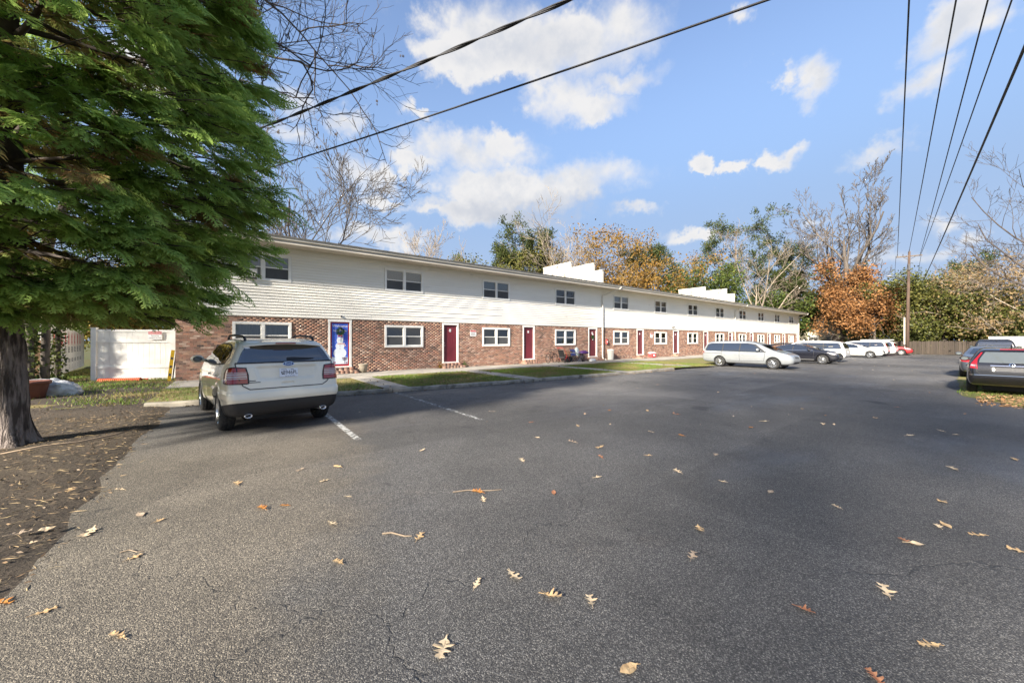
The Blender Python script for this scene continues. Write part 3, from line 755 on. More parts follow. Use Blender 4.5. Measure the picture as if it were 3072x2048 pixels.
def wreath(name, label, loc, r, n, cols, parent=None):
    o = thing(name, label, 'wreath', loc); V = []; F = []; R = []
    for k in range(n):
        a = random.uniform(0, 2 * PI); rr = r * random.uniform(.35, 1.1); c = Vector((math.cos(a) * rr, random.uniform(-.06, 0), math.sin(a) * rr * 1.15)); d = Vector((math.cos(a + 1) + random.gauss(0, .8), random.gauss(-.4, .4), math.sin(a + 1) + random.gauss(0, .8))).normalized()
        p = d.orthogonal().normalized() * .012; L = random.uniform(.05, .1); q = len(V); V += [tuple(c - p), tuple(c + p), tuple(c + d * L)]; F.append((q, q + 1, q + 2)); R.append(random.random())
    link('greenery', np_mesh('greenery', V, F, rnd=R), o, mat('wreath_green', rnd=[(.01, .04, .012), (.03, .08, .02), (.05, .10, .04)], r=.8)); return o
w1 = wreath('door_wreath', 'green Christmas wreath over the snowman banner', (4.17, YF + .03, 2.12), .16, 500, None)
m = MB(); m.bx(-.13, .13, -.05, -.035, -.40, -.385); m.bx(-.13, .13, -.05, -.035, -.17, -.155); m.bx(-.13, -.115, -.05, -.035, -.40, -.16); m.bx(.115, .13, -.05, -.035, -.40, -.16); m.bx(-.008, .008, -.05, -.035, -.40, -.16); m.bx(-.13, .13, -.05, -.035, -.285, -.272)
m.quad((-.15, -.05, -.02), (0, -.05, .12), (.15, -.05, -.02), (0, -.05, .07)); m.build('wooden_frame', MATS['print_white'], w1)
for dx in (-.06, .05): MB().ball((dx, -.07, -.21), (.03, .03, .03), 7).build('red_bow', MATS['print_red'], w1)
w2 = wreath('door_wreath', 'green wreath with a small bell hanging on door F', (22.62, YF + .04, 1.95), .14, 380, None)
for z in (.2, -.2): MB().ball((.02, -.04, z), (.035, .03, .05), 7).build('bell', MATS['plate_white'], w2)

def pot(name, label, loc, r, h, m, cat='plant pot', soil=True):
    o = thing(name, label, cat, loc)
    MB().lathe([(.01, 0), (r * .68, 0), (r * .9, h * .8), (r * .92, h * .84), (r, h * .84), (r * 1.02, h), (r * .9, h), (r * .86, h * .86), (.01, h * .85)], 22).build('bowl', m, o, True)
    return o
pot('flower_pot', 'empty tan flower pot beside the steps of the snowman door', (5.12, 18.75, .13), .23, .42, mat('pot_tan', (.30, .26, .2), .8, c2=(.22, .19, .15), scale=4))
# ------------------------------------------------------------ vehicles: bodies are meshed from smooth solid shapes
def chaikin(P, n=2):
    P = [Vector(p).to_2d() for p in P]
    for _ in range(n):
        Q = []
        for i in range(len(P)):
            a, b = P[i], P[(i + 1) % len(P)]; Q += [a * .78 + b * .22, a * .22 + b * .78]
        P = Q
    return [tuple(p) for p in P]


def poly_sdf(P, X, Z):
    d = np.full(X.shape, 1e9); ins = np.zeros(X.shape, bool); n = len(P)
    for i in range(n):
        (ax, az), (bx, bz) = P[i], P[(i + 1) % n]; ex, ez = bx - ax, bz - az; L = ex * ex + ez * ez + 1e-12
        t = np.clip(((X - ax) * ex + (Z - az) * ez) / L, 0, 1)
        d = np.minimum(d, (X - ax - t * ex) ** 2 + (Z - az - t * ez) ** 2)
        c = ((az > Z) != (bz > Z)); xi = ax + (Z - az) * ex / (ez if abs(ez) > 1e-9 else 1e-9); ins ^= c & (X < xi)
    d = np.sqrt(d); return np.where(ins, -d, d)


def smax(a, b, k):
    h = np.clip(.5 + .5 * (a - b) / k, 0, 1); return b * (1 - h) + a * h + k * h * (1 - h)


def smooth1(x, xp, fp, w=.06):
    o = 0
    for k, g in ((-2, .1), (-1, .25), (0, .3), (1, .25), (2, .1)): o = o + g * np.interp(x + k * w * .5, xp, fp)
    return o


class Shape:
    def __init__(s, prof, sec, plan, wheels, Ra, k=.13, extra=None):
        s.P = chaikin(prof, 2); xs = [p[0] for p in s.P]; zs = [p[1] for p in s.P]
        s.x0, s.x1, s.z0, s.z1 = min(xs), max(xs), min(zs), max(zs)
        s.gx = np.arange(s.x0 - .6, s.x1 + .6, .0125); s.gz = np.arange(-.1, s.z1 + .4, .0125)
        X, Z = np.meshgrid(s.gx, s.gz, indexing='ij'); s.T = poly_sdf(s.P, X, Z)
        s.sec, s.plan, s.wheels, s.Ra, s.k, s.extra = sec, plan, wheels, Ra, k, extra
        s.wmax = max(w for _, w in sec)
    def f(s, x, y, z):
        i = np.clip((x - s.gx[0]) / .0125, 0, len(s.gx) - 1.001); j = np.clip((z - s.gz[0]) / .0125, 0, len(s.gz) - 1.001)
        a = i.astype(int); b = j.astype(int); u = i - a; v = j - b; T = s.T
        fs = T[a, b] * (1 - u) * (1 - v) + T[a + 1, b] * u * (1 - v) + T[a, b + 1] * (1 - u) * v + T[a + 1, b + 1] * u * v
        W = smooth1(z, *zip(*s.sec)) * smooth1(x, *zip(*s.plan), w=.12)
        r = smax(fs, (np.abs(y) - W) * .93, s.k)
        if s.extra: r = s.extra(r, x, y, z)
        for xw, zw in s.wheels:
            c = np.maximum(np.sqrt((x - xw) ** 2 + (z - zw) ** 2) - s.Ra, .55 - np.abs(y)); r = np.maximum(r, -c)
        return r
    def grad(s, P, e=.01):
        g = np.stack([s.f(P[:, 0] + (e if i == 0 else 0), P[:, 1] + (e if i == 1 else 0), P[:, 2] + (e if i == 2 else 0)) - s.f(P[:, 0] - (e if i == 0 else 0), P[:, 1] - (e if i == 1 else 0), P[:, 2] - (e if i == 2 else 0)) for i in range(3)], 1)
        return g / (np.linalg.norm(g, axis=1, keepdims=True) + 1e-9)
    def ray(s, O, D, L=2.2, n=70):
        """first surface point along D from O (arrays)"""
        t = np.full(len(O), L * .5); done = np.zeros(len(O), bool); prev = 0.
        for k in range(1, n + 1):
            tt = L * k / n; q = O + D * tt; hit = (s.f(q[:, 0], q[:, 1], q[:, 2]) < 0) & ~done
            t[hit] = tt; done |= hit
            if done.all(): break
        lo, hi = t - L / n, t.copy()
        for _ in range(12):
            m = (lo + hi) / 2; q = O + D * m[:, None]; c = s.f(q[:, 0], q[:, 1], q[:, 2]) < 0; hi = np.where(c, m, hi); lo = np.where(c, lo, m)
        return O + D * hi[:, None]
    def frame(s, fr):
        """name of a view -> (origin of a=b=0, a axis, b axis, ray direction)"""
        Z = np.array([0, 0, 1.])
        if fr == 'L': return np.array([0, 1.5, 0.]), np.array([1., 0, 0]), Z, np.array([0, -1., 0])
        if fr == 'R': return np.array([0, -1.5, 0.]), np.array([1., 0, 0]), Z, np.array([0, 1., 0])
        if fr == 'rear': return np.array([s.x0 - .5, 0, 0.]), np.array([0, 1., 0]), Z, np.array([1., 0, 0])
        if fr == 'front': return np.array([s.x1 + .5, 0, 0.]), np.array([0, 1., 0]), Z, np.array([-1., 0, 0])
        if fr == 'top': return np.array([0, 0, s.z1 + .3]), np.array([1., 0, 0]), np.array([0, 1., 0]), np.array([0, 0, -1.])
        sx = -1 if 'r' in fr[0] else 1; sy = 1 if fr[1] == 'l' else -1   # corner views: rl rr fl fr, a runs from the end face (<0) to the side (>0)
        d = np.array([-sx * .75, -sy * .66, 0]); O = np.array([s.x0 + .12 if sx < 0 else s.x1 - .25, sy * s.wmax * .9, 0.]) - d * .7
        return O, np.array([-sx * .66, sy * .75, 0]), Z, d
    def project(s, fr, ab, off):
        O, ea, eb, d = s.frame(fr); ab = np.asarray(ab, float); P = O + ab[:, :1] * ea + ab[:, 1:2] * eb
        q = s.ray(P, np.repeat(d[None], len(P), 0)); return q + s.grad(q) * off
    def pose(s, fr, a, b, off):
        q = s.project(fr, [(a, b)], 0); n = Vector(s.grad(q)[0]); up = Vector((0, 0, 1)); y = (up - n * up.dot(n)).normalized(); x = y.cross(n)
        M = Matrix((x, y, n)).transposed().to_4x4(); M.translation = Vector(q[0]) + n * off; return M
    def patch(s, name, fr, poly, m, parent, off=.004, step=.05):
        P = []; n = len(poly)
        for i in range(n):
            (a, b), (c, d) = poly[i], poly[(i + 1) % n]; k = max(1, int(math.hypot(c - a, d - b) / step))
            P += [(a + (c - a) * j / k, b + (d - b) * j / k) for j in range(k)]
        nb = len(P); A = np.array(P); xs = np.arange(A[:, 0].min() + step / 2, A[:, 0].max(), step); zs = np.arange(A[:, 1].min() + step / 2, A[:, 1].max(), step)
        if len(xs) and len(zs):
            X, Z = np.meshgrid(xs, zs); ins = poly_sdf(P, X, Z) < -step * .45; P += list(zip(X[ins], Z[ins]))
        vs, _, fs, *_ = delaunay_2d_cdt([Vector(p) for p in P], [(i, (i + 1) % nb) for i in range(nb)], [], 1, 1e-5)
        V = s.project(fr, [tuple(v) for v in vs], off); F = np.array([f for f in fs])
        c = V[F]; nrm = np.cross(c[:, 1] - c[:, 0], c[:, 2] - c[:, 0]).sum(0); d = s.frame(fr)[3]
        if nrm @ d > 0: F = F[:, ::-1]
        return link(name, np_mesh(name, V, F, True), parent, m)
    def ribbon(s, name, fr, line, w, m, parent, off=.003, closed=False, step=.05):
        L = list(line) + ([line[0]] if closed else []); P = []
        for (a, b), (c, d) in zip(L[:-1], L[1:]):
            k = max(1, int(math.hypot(c - a, d - b) / step)); P += [(a + (c - a) * j / k, b + (d - b) * j / k) for j in range(k)]
        P.append(L[-1]); A = np.array(P); T = np.gradient(A, axis=0); T /= np.linalg.norm(T, axis=1, keepdims=True) + 1e-9; N = np.stack([-T[:, 1], T[:, 0]], 1) * w / 2
        V = s.project(fr, np.concatenate([A + N, A - N]), off); n = len(A); i = np.arange(n - 1); F = np.stack([i, i + n, i + n + 1, i + 1], 1)
        c = V[F]; nrm = np.cross(c[:, 1] - c[:, 0], c[:, 2] - c[:, 0]).sum(0)
        if nrm @ s.frame(fr)[3] > 0: F = F[:, ::-1]
        return link(name, np_mesh(name, V, F, True), parent, m)
    def mesh(s, h):
        xs = np.arange(s.x0 - .1, s.x1 + .1 + h, h); ys = np.arange(-s.wmax - .1, s.wmax + .1 + h, h) + h * .37; zs = np.arange(s.z0 - .08, s.z1 + .08 + h, h)
        X, Y, Z = np.meshgrid(xs, ys, zs, indexing='ij'); f = s.f(X.ravel(), Y.ravel(), Z.ravel()).reshape(X.shape)
        V, F = surface_nets(f, (xs[0], ys[0], zs[0]), h)
        for _ in range(2):
            g = s.grad(V, .012); V = V - g * np.clip(s.f(V[:, 0], V[:, 1], V[:, 2]), -h, h)[:, None] * .8
        return V, F


def surface_nets(f, o, h):
    neg = f < 0; nx, ny, nz = f.shape; acc = np.zeros((nx - 1, ny - 1, nz - 1, 3), np.float32); cnt = np.zeros((nx - 1, ny - 1, nz - 1), np.float32)
    sl = lambda a, d: a[d[0]:nx - 1 + d[0], d[1]:ny - 1 + d[1], d[2]:nz - 1 + d[2]]
    C = [(i, j, k) for i in (0, 1) for j in (0, 1) for k in (0, 1)]
    for a in C:
        for ax in range(3):
            if a[ax]: continue
            b = list(a); b[ax] = 1; fa, fb = sl(f, a), sl(f, b); cr = sl(neg, a) != sl(neg, b)
            t = np.where(cr, fa / np.where(cr, fa - fb, 1), 0)
            for q in range(3): acc[..., q] += cr * (a[q] + (t if q == ax else 0))
            cnt += cr
    act = cnt > 0; idx = -np.ones(cnt.shape, np.int64); idx[act] = np.arange(act.sum()); I = np.argwhere(act)
    V = (I + acc[act] / cnt[act][:, None]) * h + np.array(o); F = []
    for ax in range(3):
        b = [1, 1, 1]; A = neg[:-1, :, :] if ax == 0 else (neg[:, :-1, :] if ax == 1 else neg[:, :, :-1]); B = neg[1:, :, :] if ax == 0 else (neg[:, 1:, :] if ax == 1 else neg[:, :, 1:])
        e = np.argwhere(A != B); u, v = [(1, 2), (2, 0), (0, 1)][ax]
        e = e[(e[:, u] > 0) & (e[:, v] > 0) & (e[:, u] < f.shape[u] - 1) & (e[:, v] < f.shape[v] - 1)]
        def g(du, dv):
            q = e.copy(); q[:, u] -= du; q[:, v] -= dv; return idx[q[:, 0], q[:, 1], q[:, 2]]
        Q = np.stack([g(1, 1), g(0, 1), g(0, 0), g(1, 0)], 1); fl = ~A[e[:, 0], e[:, 1], e[:, 2]]; Q[fl] = Q[fl][:, ::-1]; F.append(Q)
    return V, np.concatenate(F)


WHEELS = {}
def wheel_meshes(R, w, style):
    key = (R, w, style)
    if key in WHEELS: return WHEELS[key]
    A = Matrix.Rotation(PI / 2, 4, 'X'); h = w / 2; rr = R * .66
    ty = MB().lathe([(rr, -h * .85), (rr + .02, -h), (R - .05, -h), (R - .012, -h * .82), (R, -h * .55), (R, h * .55), (R - .012, h * .82), (R - .05, h), (rr + .02, h), (rr, h * .85), (rr, -h * .85)], 32, A)
    for k in range(40):
        a = 2 * PI * k / 40; M = A @ Matrix.Rotation(a, 4, 'Z'); ty.bx(R - .004, R + .004, -.02, .012, -h * .5, -h * .06, M); ty.bx(R - .004, R + .004, -.005, .03, h * .06, h * .5, M)
    rim = MB().lathe([(rr + .005, -h * .9), (rr - .03, -h * .55), (rr - .04, h * .2), (.01, h * .2)], 28, A); rim.lathe([(rr + .005, h * .9), (rr - .02, h * .8), (rr - .035, h * .5), (rr - .04, h * .2)], 28, A)
    sp = MB(); ns = {'spoke5': 5, 'spoke10': 10, 'cap7': 7}[style]; M0 = A
    for side in (-1,):
        zf = side * h * .72
        for k in range(ns):
            a = 2 * PI * k / ns; M = A @ Matrix.Rotation(a, 4, 'Z'); wd0 = .045 if ns == 5 else (.02 if ns == 10 else .05); wd1 = .06 if ns == 5 else (.03 if ns == 10 else .035)
            z0, z1 = sorted((zf, zf - side * .03)); sp.add([M @ Vector(p) for p in ((.05, -wd0, z0), (.05, wd0, z0), (rr - .01, wd1, z0 * .97), (rr - .01, -wd1, z0 * .97), (.05, -wd0, z1), (.05, wd0, z1), (rr - .01, wd1, z1 * .97), (rr - .01, -wd1, z1 * .97))], [(3, 2, 1, 0), (4, 5, 6, 7), (0, 1, 5, 4), (1, 2, 6, 5), (2, 3, 7, 6), (3, 0, 4, 7)])
        sp.lathe([(.07, zf - side * .02), (.07, zf + side * .005), (.045, zf + side * .015), (.001, zf + side * .017)], 16, A)
    WHEELS[key] = (ty.mesh('wheel', True), rim.mesh('rim', True), sp.mesh('spokes')); return WHEELS[key]


def paint(name, c, metal=.3, r=.32): return mat(name, c, r, metal, coat=1., c2=tuple(v * .86 for v in c), scale=.9, dirt=(tuple(v * .6 + .04 for v in c), 1.4, .62, .9), local=True)


def build_car(label, cat, loc, heading, P, spec, h=.035, name='parked_car', group=None, wheel='spoke5', step=.08):
    S = Shape(spec['prof'], spec['sec'], spec['plan'], [(0, spec['R']), (spec['wb'], spec['R'])], spec['R'] + .055, spec.get('k', .13), spec.get('extra'))
    c = thing(name, label, cat, loc, heading, group); V, F = S.mesh(h)
    me = np_mesh('body', V, F, True); body = link('body', me, c, P)
    if 'clad' in spec:
        (px, pz), slope = spec['clad']; bm = bmesh.new(); bm.from_mesh(me); nrm = Vector((-slope, 0, 1)).normalized()
        bmesh.ops.bisect_plane(bm, geom=bm.verts[:] + bm.edges[:] + bm.faces[:], plane_co=(px, 0, pz), plane_no=nrm)
        low = [f for f in bm.faces if (f.calc_center_median() - Vector((px, 0, pz))).dot(nrm) < 0]
        b2 = bm.copy(); b2.faces.ensure_lookup_table(); ids = {f.index for f in low}; bmesh.ops.delete(bm, geom=low, context='FACES')
        keep = [f for f in b2.faces if f.index not in ids]; bmesh.ops.delete(b2, geom=keep, context='FACES')
        bm.to_mesh(me); bm.free(); m2 = bpy.data.meshes.new('lower_cladding'); b2.to_mesh(m2); b2.free(); link('lower_cladding', m2, c, MATS['black_plastic'])
    R, tr = spec['R'], spec['track']; ty, rim, sp = wheel_meshes(R, spec.get('tw', .225), wheel)
    for xw in (0, spec['wb']):
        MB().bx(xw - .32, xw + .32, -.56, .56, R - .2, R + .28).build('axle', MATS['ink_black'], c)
        for sy in (-1, 1):
            w = link('wheel', ty, c, MATS['rubber'], loc=(xw, sy * tr / 2, R), rot=(0, 0, 0 if sy > 0 else PI)); link('rim', rim, w, MATS[spec.get('rim', 'alloy')]); link('spokes', sp, w, MATS[spec.get('rim', 'alloy')])
    G = MATS[spec.get('glass', 'car_glass')]
    for sd in ('L', 'R'):
        if 'dlo' in spec: S.patch('window_trim', sd, spec['dlo'], MATS['black_plastic'], c, .003, step)
        for w in spec['side']: S.patch('side_window', sd, w, G, c, .007, step)
        for d in spec.get('doors', []):
            S.ribbon('door_seam', sd, d, .012 if h < .03 else .018, MATS['ink_black'], c, .003, step=step)
        for a, b in spec.get('handles', []):
            M = S.pose(sd, a, b, .012); MB().bx(-.09, .09, -.016, .016, -.01, .018).build('door_handle', MATS['chrome'] if spec.get('chrome') else P, c, mw=M)
        for ln in spec.get('side_lines', []): S.ribbon('side_moulding', sd, ln[0], ln[1], MATS[ln[2]], c, .005, step=step)
        if 'mirror' in spec:
            x, z = spec['mirror']; q = S.project(sd, [(x, z)], 0)[0]; sy = 1 if sd == 'L' else -1
            mm = MB().ball((x + .02, q[1] + sy * .15, z + .04), (.075, .12, .085), 10).tube([(x, q[1] - sy * .02, z), (x, q[1] + sy * .1, z + .02)], .035, 8).build('mirror', P if not spec.get('dark_mirror') else MATS['black_plastic'], c, True)
            MB().quad(*[(x - .058, q[1] + sy * .15 + .085 * math.cos(2 * PI * k / 14), z + .04 + .06 * math.sin(2 * PI * k / 14)) for k in range(14)]).build('mirror_glass', MATS['light_glass'], mm)
    if 'shield' in spec: S.patch('windscreen', 'front', spec['shield'], MATS['car_glass'], c, .006, step)
    if 'rearwin' in spec: S.patch('rear_window', 'rear', spec['rearwin'], MATS[spec.get('rglass', 'car_glass')], c, .006, step)
    for fr, poly, m, nm in spec.get('patches', []): S.patch(nm, fr, poly, MATS[m] if isinstance(m, str) else m, c, .006, step)
    for fr, ln, w, m, nm in spec.get('ribbons', []): S.ribbon(nm, fr, ln, w, MATS[m], c, .008, step=step)
    return c, S


def mirror_y(poly): return [(-a, b) for a, b in poly]


# cream crossover in front: the nearest car
def edge_extra(r, x, y, z):
    m = np.clip((.50 - np.abs(y) + (z - 1.05) * .25) / .05, 0, 1) * np.clip((z - .93) / .04, 0, 1) * np.clip((1.19 - z) / .03, 0, 1) * (x < -.4)
    r = r + .022 * m
    b = np.clip((z - .58) / .05, 0, 1) * np.clip((.775 - z) / .04, 0, 1) * (x < .6); r = r - .018 * b
    h = np.clip((.11 - np.abs(y)) / .02, 0, 1) * np.clip((z - .845) / .015, 0, 1) * np.clip((.895 - z) / .015, 0, 1) * (x < -.4); r = r + .02 * h
    for xw in (0, 2.825):
        d = np.sqrt((x - xw) ** 2 + (z - .365) ** 2); r = r - .014 * np.clip(1 - np.abs(d - .46) / .06, 0, 1) * (z > .25)
    return r
EDGE = dict(prof=[(-.62, .30), (-.86, .34), (-.935, .46), (-.955, .62), (-.935, .78), (-.90, .98), (-.875, 1.16), (-.84, 1.27), (-.66, 1.54), (-.58, 1.62), (-.25, 1.672), (.4, 1.70), (1.0, 1.69), (1.45, 1.635), (1.75, 1.55), (2.55, 1.15), (3.3, 1.03), (3.62, .92), (3.77, .68), (3.77, .42), (3.55, .28), (2.6, .27), (.5, .28)],
    sec=[(.2, .80), (.32, .90), (.5, .948), (.75, .96), (.95, .955), (1.12, .935), (1.22, .905), (1.45, .79), (1.6, .715), (1.74, .62)],
    plan=[(-1.05, .915), (-.85, .955), (-.4, .99), (.4, 1), (2.4, 1), (3.2, .97), (3.6, .89), (3.85, .76)], R=.372, wb=2.825, track=1.66, tw=.245, k=.12, extra=edge_extra, clad=((-.95, .585), -.16),
    dlo=[(2.30, 1.185), (1.58, 1.545), (1.02, 1.60), (.12, 1.585), (-.28, 1.52), (-.47, 1.37), (-.37, 1.225), (.1, 1.19), (1.0, 1.175)],
    side=[[(2.22, 1.20), (1.56, 1.525), (1.05, 1.575), (1.0, 1.20)], [(.94, 1.20), (.99, 1.575), (.20, 1.565), (.12, 1.215)], [(.06, 1.225), (.14, 1.56), (-.26, 1.50), (-.43, 1.365), (-.34, 1.245)]],
    doors=[[(2.32, 1.17), (2.28, .7), (2.2, .42), (1.0, .40), (.97, 1.17)], [(.97, .40), (.42, .41), (.36, .62), (.1, .85), (.02, 1.18)]], handles=[(1.15, .98), (.25, 1.0)], mirror=(2.12, 1.20),
    side_lines=[([(.42, .35), (2.36, .33)], .05, 'chrome')], shield=[(-.72, 1.2), (.72, 1.2), (.58, 1.54), (-.58, 1.54)],
    rearwin=[(-.77, 1.262), (.77, 1.262), (.70, 1.42), (.615, 1.555), (.3, 1.58), (-.3, 1.58), (-.615, 1.555), (-.70, 1.42)],
    ribbons=[('rear', [(.80, 1.245), (.765, 1.0), (.70, .865), (.60, .80), (-.60, .80), (-.70, .865), (-.765, 1.0), (-.80, 1.245)], .014, 'ink_black', 'tailgate_seam'), ('rear', [(.80, 1.25), (-.80, 1.25)], .02, 'ink_black', 'glass_seal')])
suv_paint = paint('paint_cream', (.80, .755, .63), .0, .3)
suv, S = build_car('cream crossover with dark lower bumper parked nose in by the brick wall', 'car', (.72, 9.02, 0), math.radians(98), suv_paint, EDGE, .023, step=.045)
for nm, sy in (('rl', 1), ('rr', -1)):
    tl = S.patch('tail_lamp', nm, [(-.24, .90), (-.22, 1.05), (-.185, 1.17), (-.05, 1.185), (.10, 1.165), (.18, 1.08), (.20, .91)], MATS['red_lens'], suv, .008, .04)
    S.patch('clear_lens', nm, [(-.215, .985), (-.20, 1.10), (.03, 1.10), (.07, .985)], MATS['clear_lens'], tl, .011, .04)
    for z in (.945, 1.005, 1.045, 1.082): S.ribbon('lens_rib', nm, [(-.21, z), (.1, z)], .014, MATS['red_lens'], tl, .015)
    S.ribbon('lamp_edge', nm, [(-.24, .90), (-.22, 1.05), (-.185, 1.17), (-.05, 1.185), (.10, 1.165), (.18, 1.08), (.20, .91)], .016, MATS['ink_black'], tl, .010, closed=True)
pl = MB().bx(-.155, .155, -.078, .078, -.002, .004).build('number_plate', MATS['plate_white'], suv, mw=S.pose('rear', -.02, 1.055, .012))
link('plate_number', text_mesh('8946PL', .105, .78), pl, MATS['ink_black'], mw=Matrix.Translation((.025, .0, .0055)))
link('plate_state', text_mesh('North Carolina', .026), pl, MATS['ink_blue'], mw=Matrix.Translation((.02, -.062, .0055)))
MB().box((-.115, .01, .005), (.02, .03, .001)).box((-.105, -.02, .005), (.025, .02, .001)).box((-.08, .06, .005), (.09, .008, .001)).box((.06, .06, .005), (.05, .008, .001)).build('plate_stickers', MATS['ink_black'], pl)
bd = MB().quad(*[(.088 * math.cos(2 * PI * k / 28), .036 * math.sin(2 * PI * k / 28), .004) for k in range(28)]).build('oval_badge', MATS['ink_blue'], suv, mw=S.pose('rear', -.02, 1.215, .006))
link('badge_script', text_mesh('Ford', .06), bd, MATS['chrome'], mw=Matrix.Translation((0, 0, .0055)))
m = MB()
for k in range(28):
    a0, a1 = 2 * PI * k / 28, 2 * PI * (k + 1) / 28; m.quad(*[(r1 * math.cos(a), r2 * math.sin(a), .005) for r1, r2, a in ((.088, .036, a0), (.097, .043, a0), (.097, .043, a1), (.088, .036, a1))])
m.build('badge_rim', MATS['chrome'], bd)
for z, w, a in ((.945, .15, .0), (.915, .2, -.02)): S.ribbon('dealer_badge', 'rear', [(.66 + a, z), (.66 + a - w, z)], .012, MATS['dark_grey'], suv, .006)
S.ribbon('trim_badge', 'rear', [(-.60, .98), (-.70, .985)], .014, MATS['dark_grey'], suv, .006)
S.patch('rear_wiper', 'rear', [(-.0, 1.275), (-.0, 1.325), (-.10, 1.33), (-.47, 1.305), (-.47, 1.295), (-.3, 1.278)], MATS['ink_black'], suv, .018, .05)
S.patch('window_sticker', 'rear', [(.60 + .045 * math.cos(2 * PI * k / 14), 1.515 + .018 * math.sin(2 * PI * k / 14)) for k in range(14)], MATS['print_white'], suv, .009)
sp = MB(); sec = [(-.40, 1.655), (-.70, 1.617), (-.755, 1.585), (-.745, 1.572), (-.60, 1.575)]
ys = [-.66, -.55, -.3, 0, .3, .55, .66]
for y in ys:
    k = 1 - .25 * (abs(y) / .66) ** 4; sp.v += [(-.40 + (x + .40) * k, y, z - .045 * (abs(y) / .66) ** 2.5) for x, z in sec]
for i in range(6):
    for j in range(5): sp.f.append((i * 5 + j, i * 5 + (j + 1) % 5, (i + 1) * 5 + (j + 1) % 5, (i + 1) * 5 + j))
spo = sp.build('roof_spoiler', suv_paint, suv, True); MB().bx(-.768, -.74, -.17, .17, 1.585, 1.605).build('high_brake_light', MATS['red_lens'], spo)
for sy in (-1, 1):
    pts = [(-.42, sy * .58, 1.62), (-.36, sy * .59, 1.70), (-.2, sy * .6, 1.725), (.4, sy * .62, 1.75), (1.0, sy * .62, 1.745), (1.22, sy * .61, 1.70), (1.28, sy * .6, 1.66)]
    MB().tube(pts, .022, 8).build('roof_rail', MATS['black_plastic'], suv, True)
    ep = MB().lathe([(.045, -.14), (.047, .0), (.040, .0), (.036, -.12), (.001, -.12)], 16, Matrix.Translation((-.93, sy * .62, .345)) @ Matrix.Rotation(-PI / 2, 4, 'Y') @ Matrix.Diagonal((.75, 1.25, 1, 1))).build('exhaust_tip', MATS['chrome'], suv, True)
    MB().tube([(-.72, sy * .62, .345), (-.5, sy * .55, .35), (-.3, sy * .4, .36)], .06, 8).build('exhaust_pipe', MATS['mid_grey'], suv)
    for nm in ('fl', 'fr'): pass
for nm in ('fl', 'fr'): S.patch('headlamp', nm, [(-.3, .72), (-.28, .9), (.1, .96), (.25, .88), (.1, .74)], MATS['clear_lens'], suv, .006, .06)


suv.scale = (1, 1, 1.03)
# silver minivan and other vans
VAN = dict(prof=[(-.8, .26), (-1.04, .32), (-1.13, .5), (-1.12, .8), (-1.06, 1.05), (-.92, 1.42), (-.78, 1.57), (-.4, 1.63), (.6, 1.655), (1.4, 1.64), (1.95, 1.56), (2.2, 1.47), (3.05, 1.06), (3.55, .92), (3.85, .78), (3.95, .55), (3.9, .32), (3.6, .24), (2, .24), (.5, .25)],
    sec=[(.2, .80), (.3, .88), (.5, .94), (.8, .955), (1.0, .945), (1.12, .91), (1.4, .80), (1.58, .71), (1.7, .60)], plan=[(-1.2, .93), (-.9, .97), (0, 1), (2.4, 1), (3.2, .97), (3.7, .86), (4.0, .72)],
    R=.325, wb=2.98, track=1.66, k=.14, dlo=[(2.68, .97), (2.05, 1.45), (1.6, 1.52), (-.6, 1.51), (-.78, 1.43), (-.91, 1.07), (-.82, 1.01)],
    side=[[(2.48, 1.0), (1.95, 1.42), (1.55, 1.495), (1.24, 1.50), (1.22, 1.0)], [(1.16, 1.0), (1.18, 1.50), (.24, 1.50), (.22, 1.01)], [(.16, 1.02), (.18, 1.495), (-.58, 1.48), (-.72, 1.40), (-.84, 1.08), (-.78, 1.035)]],
    doors=[[(2.6, 1.02), (2.52, .45), (1.2, .40), (1.18, 1.04)], [(1.18, .4), (.12, .42), (.14, 1.06)]], handles=[(1.38, .84), (1.0, .84)], mirror=(2.22, 1.09),
    side_lines=[([(.5, .62), (2.5, .60)], .035, 'mid_grey'), ([(.1, .88), (-1.0, .88)], .03, 'dark_grey')],
    shield=[(-.76, 1.08), (.76, 1.08), (.62, 1.47), (.3, 1.50), (-.3, 1.50), (-.62, 1.47)], rearwin=[(-.72, 1.08), (.72, 1.08), (.60, 1.46), (-.60, 1.46)],
    patches=[('fl', [(-.42, .70), (-.38, .82), (.05, .86), (.22, .82), (.05, .72)], 'clear_lens', 'headlamp'), ('fr', [(-.42, .70), (-.38, .82), (.05, .86), (.22, .82), (.05, .72)], 'clear_lens', 'headlamp'),
             ('front', [(-.3, .62), (.3, .62), (.34, .76), (-.34, .76)], 'dark_grey', 'grille'), ('front', [(-.55, .32), (.55, .32), (.5, .42), (-.5, .42)], 'black_plastic', 'air_intake'),
             ('rl', [(-.12, .82), (-.10, 1.04), (.04, 1.04), (.08, .84)], 'red_lens', 'tail_lamp'), ('rr', [(-.12, .82), (-.10, 1.04), (.04, 1.04), (.08, .84)], 'red_lens', 'tail_lamp')])
van, S = build_car('silver minivan parked facing out beside the dry lawn', 'van', (26.25, 10.9, 0), -PI / 2, paint('paint_silver', (.40, .425, .44), .45, .3), VAN, .038, 'minivan', wheel='cap7')
for sy in (-1, 1): MB().tube([(-.5, sy * .55, 1.63), (-.4, sy * .56, 1.675), (.9, sy * .57, 1.70), (1.5, sy * .56, 1.67), (1.56, sy * .55, 1.63)], .018, 6).build('roof_rail', MATS['dark_grey'], van)
MB().quad(*[(3.975, .055 * math.cos(a * PI / 6), .69 + .04 * math.sin(a * PI / 6)) for a in range(12)]).build('badge', MATS['chrome'], van)
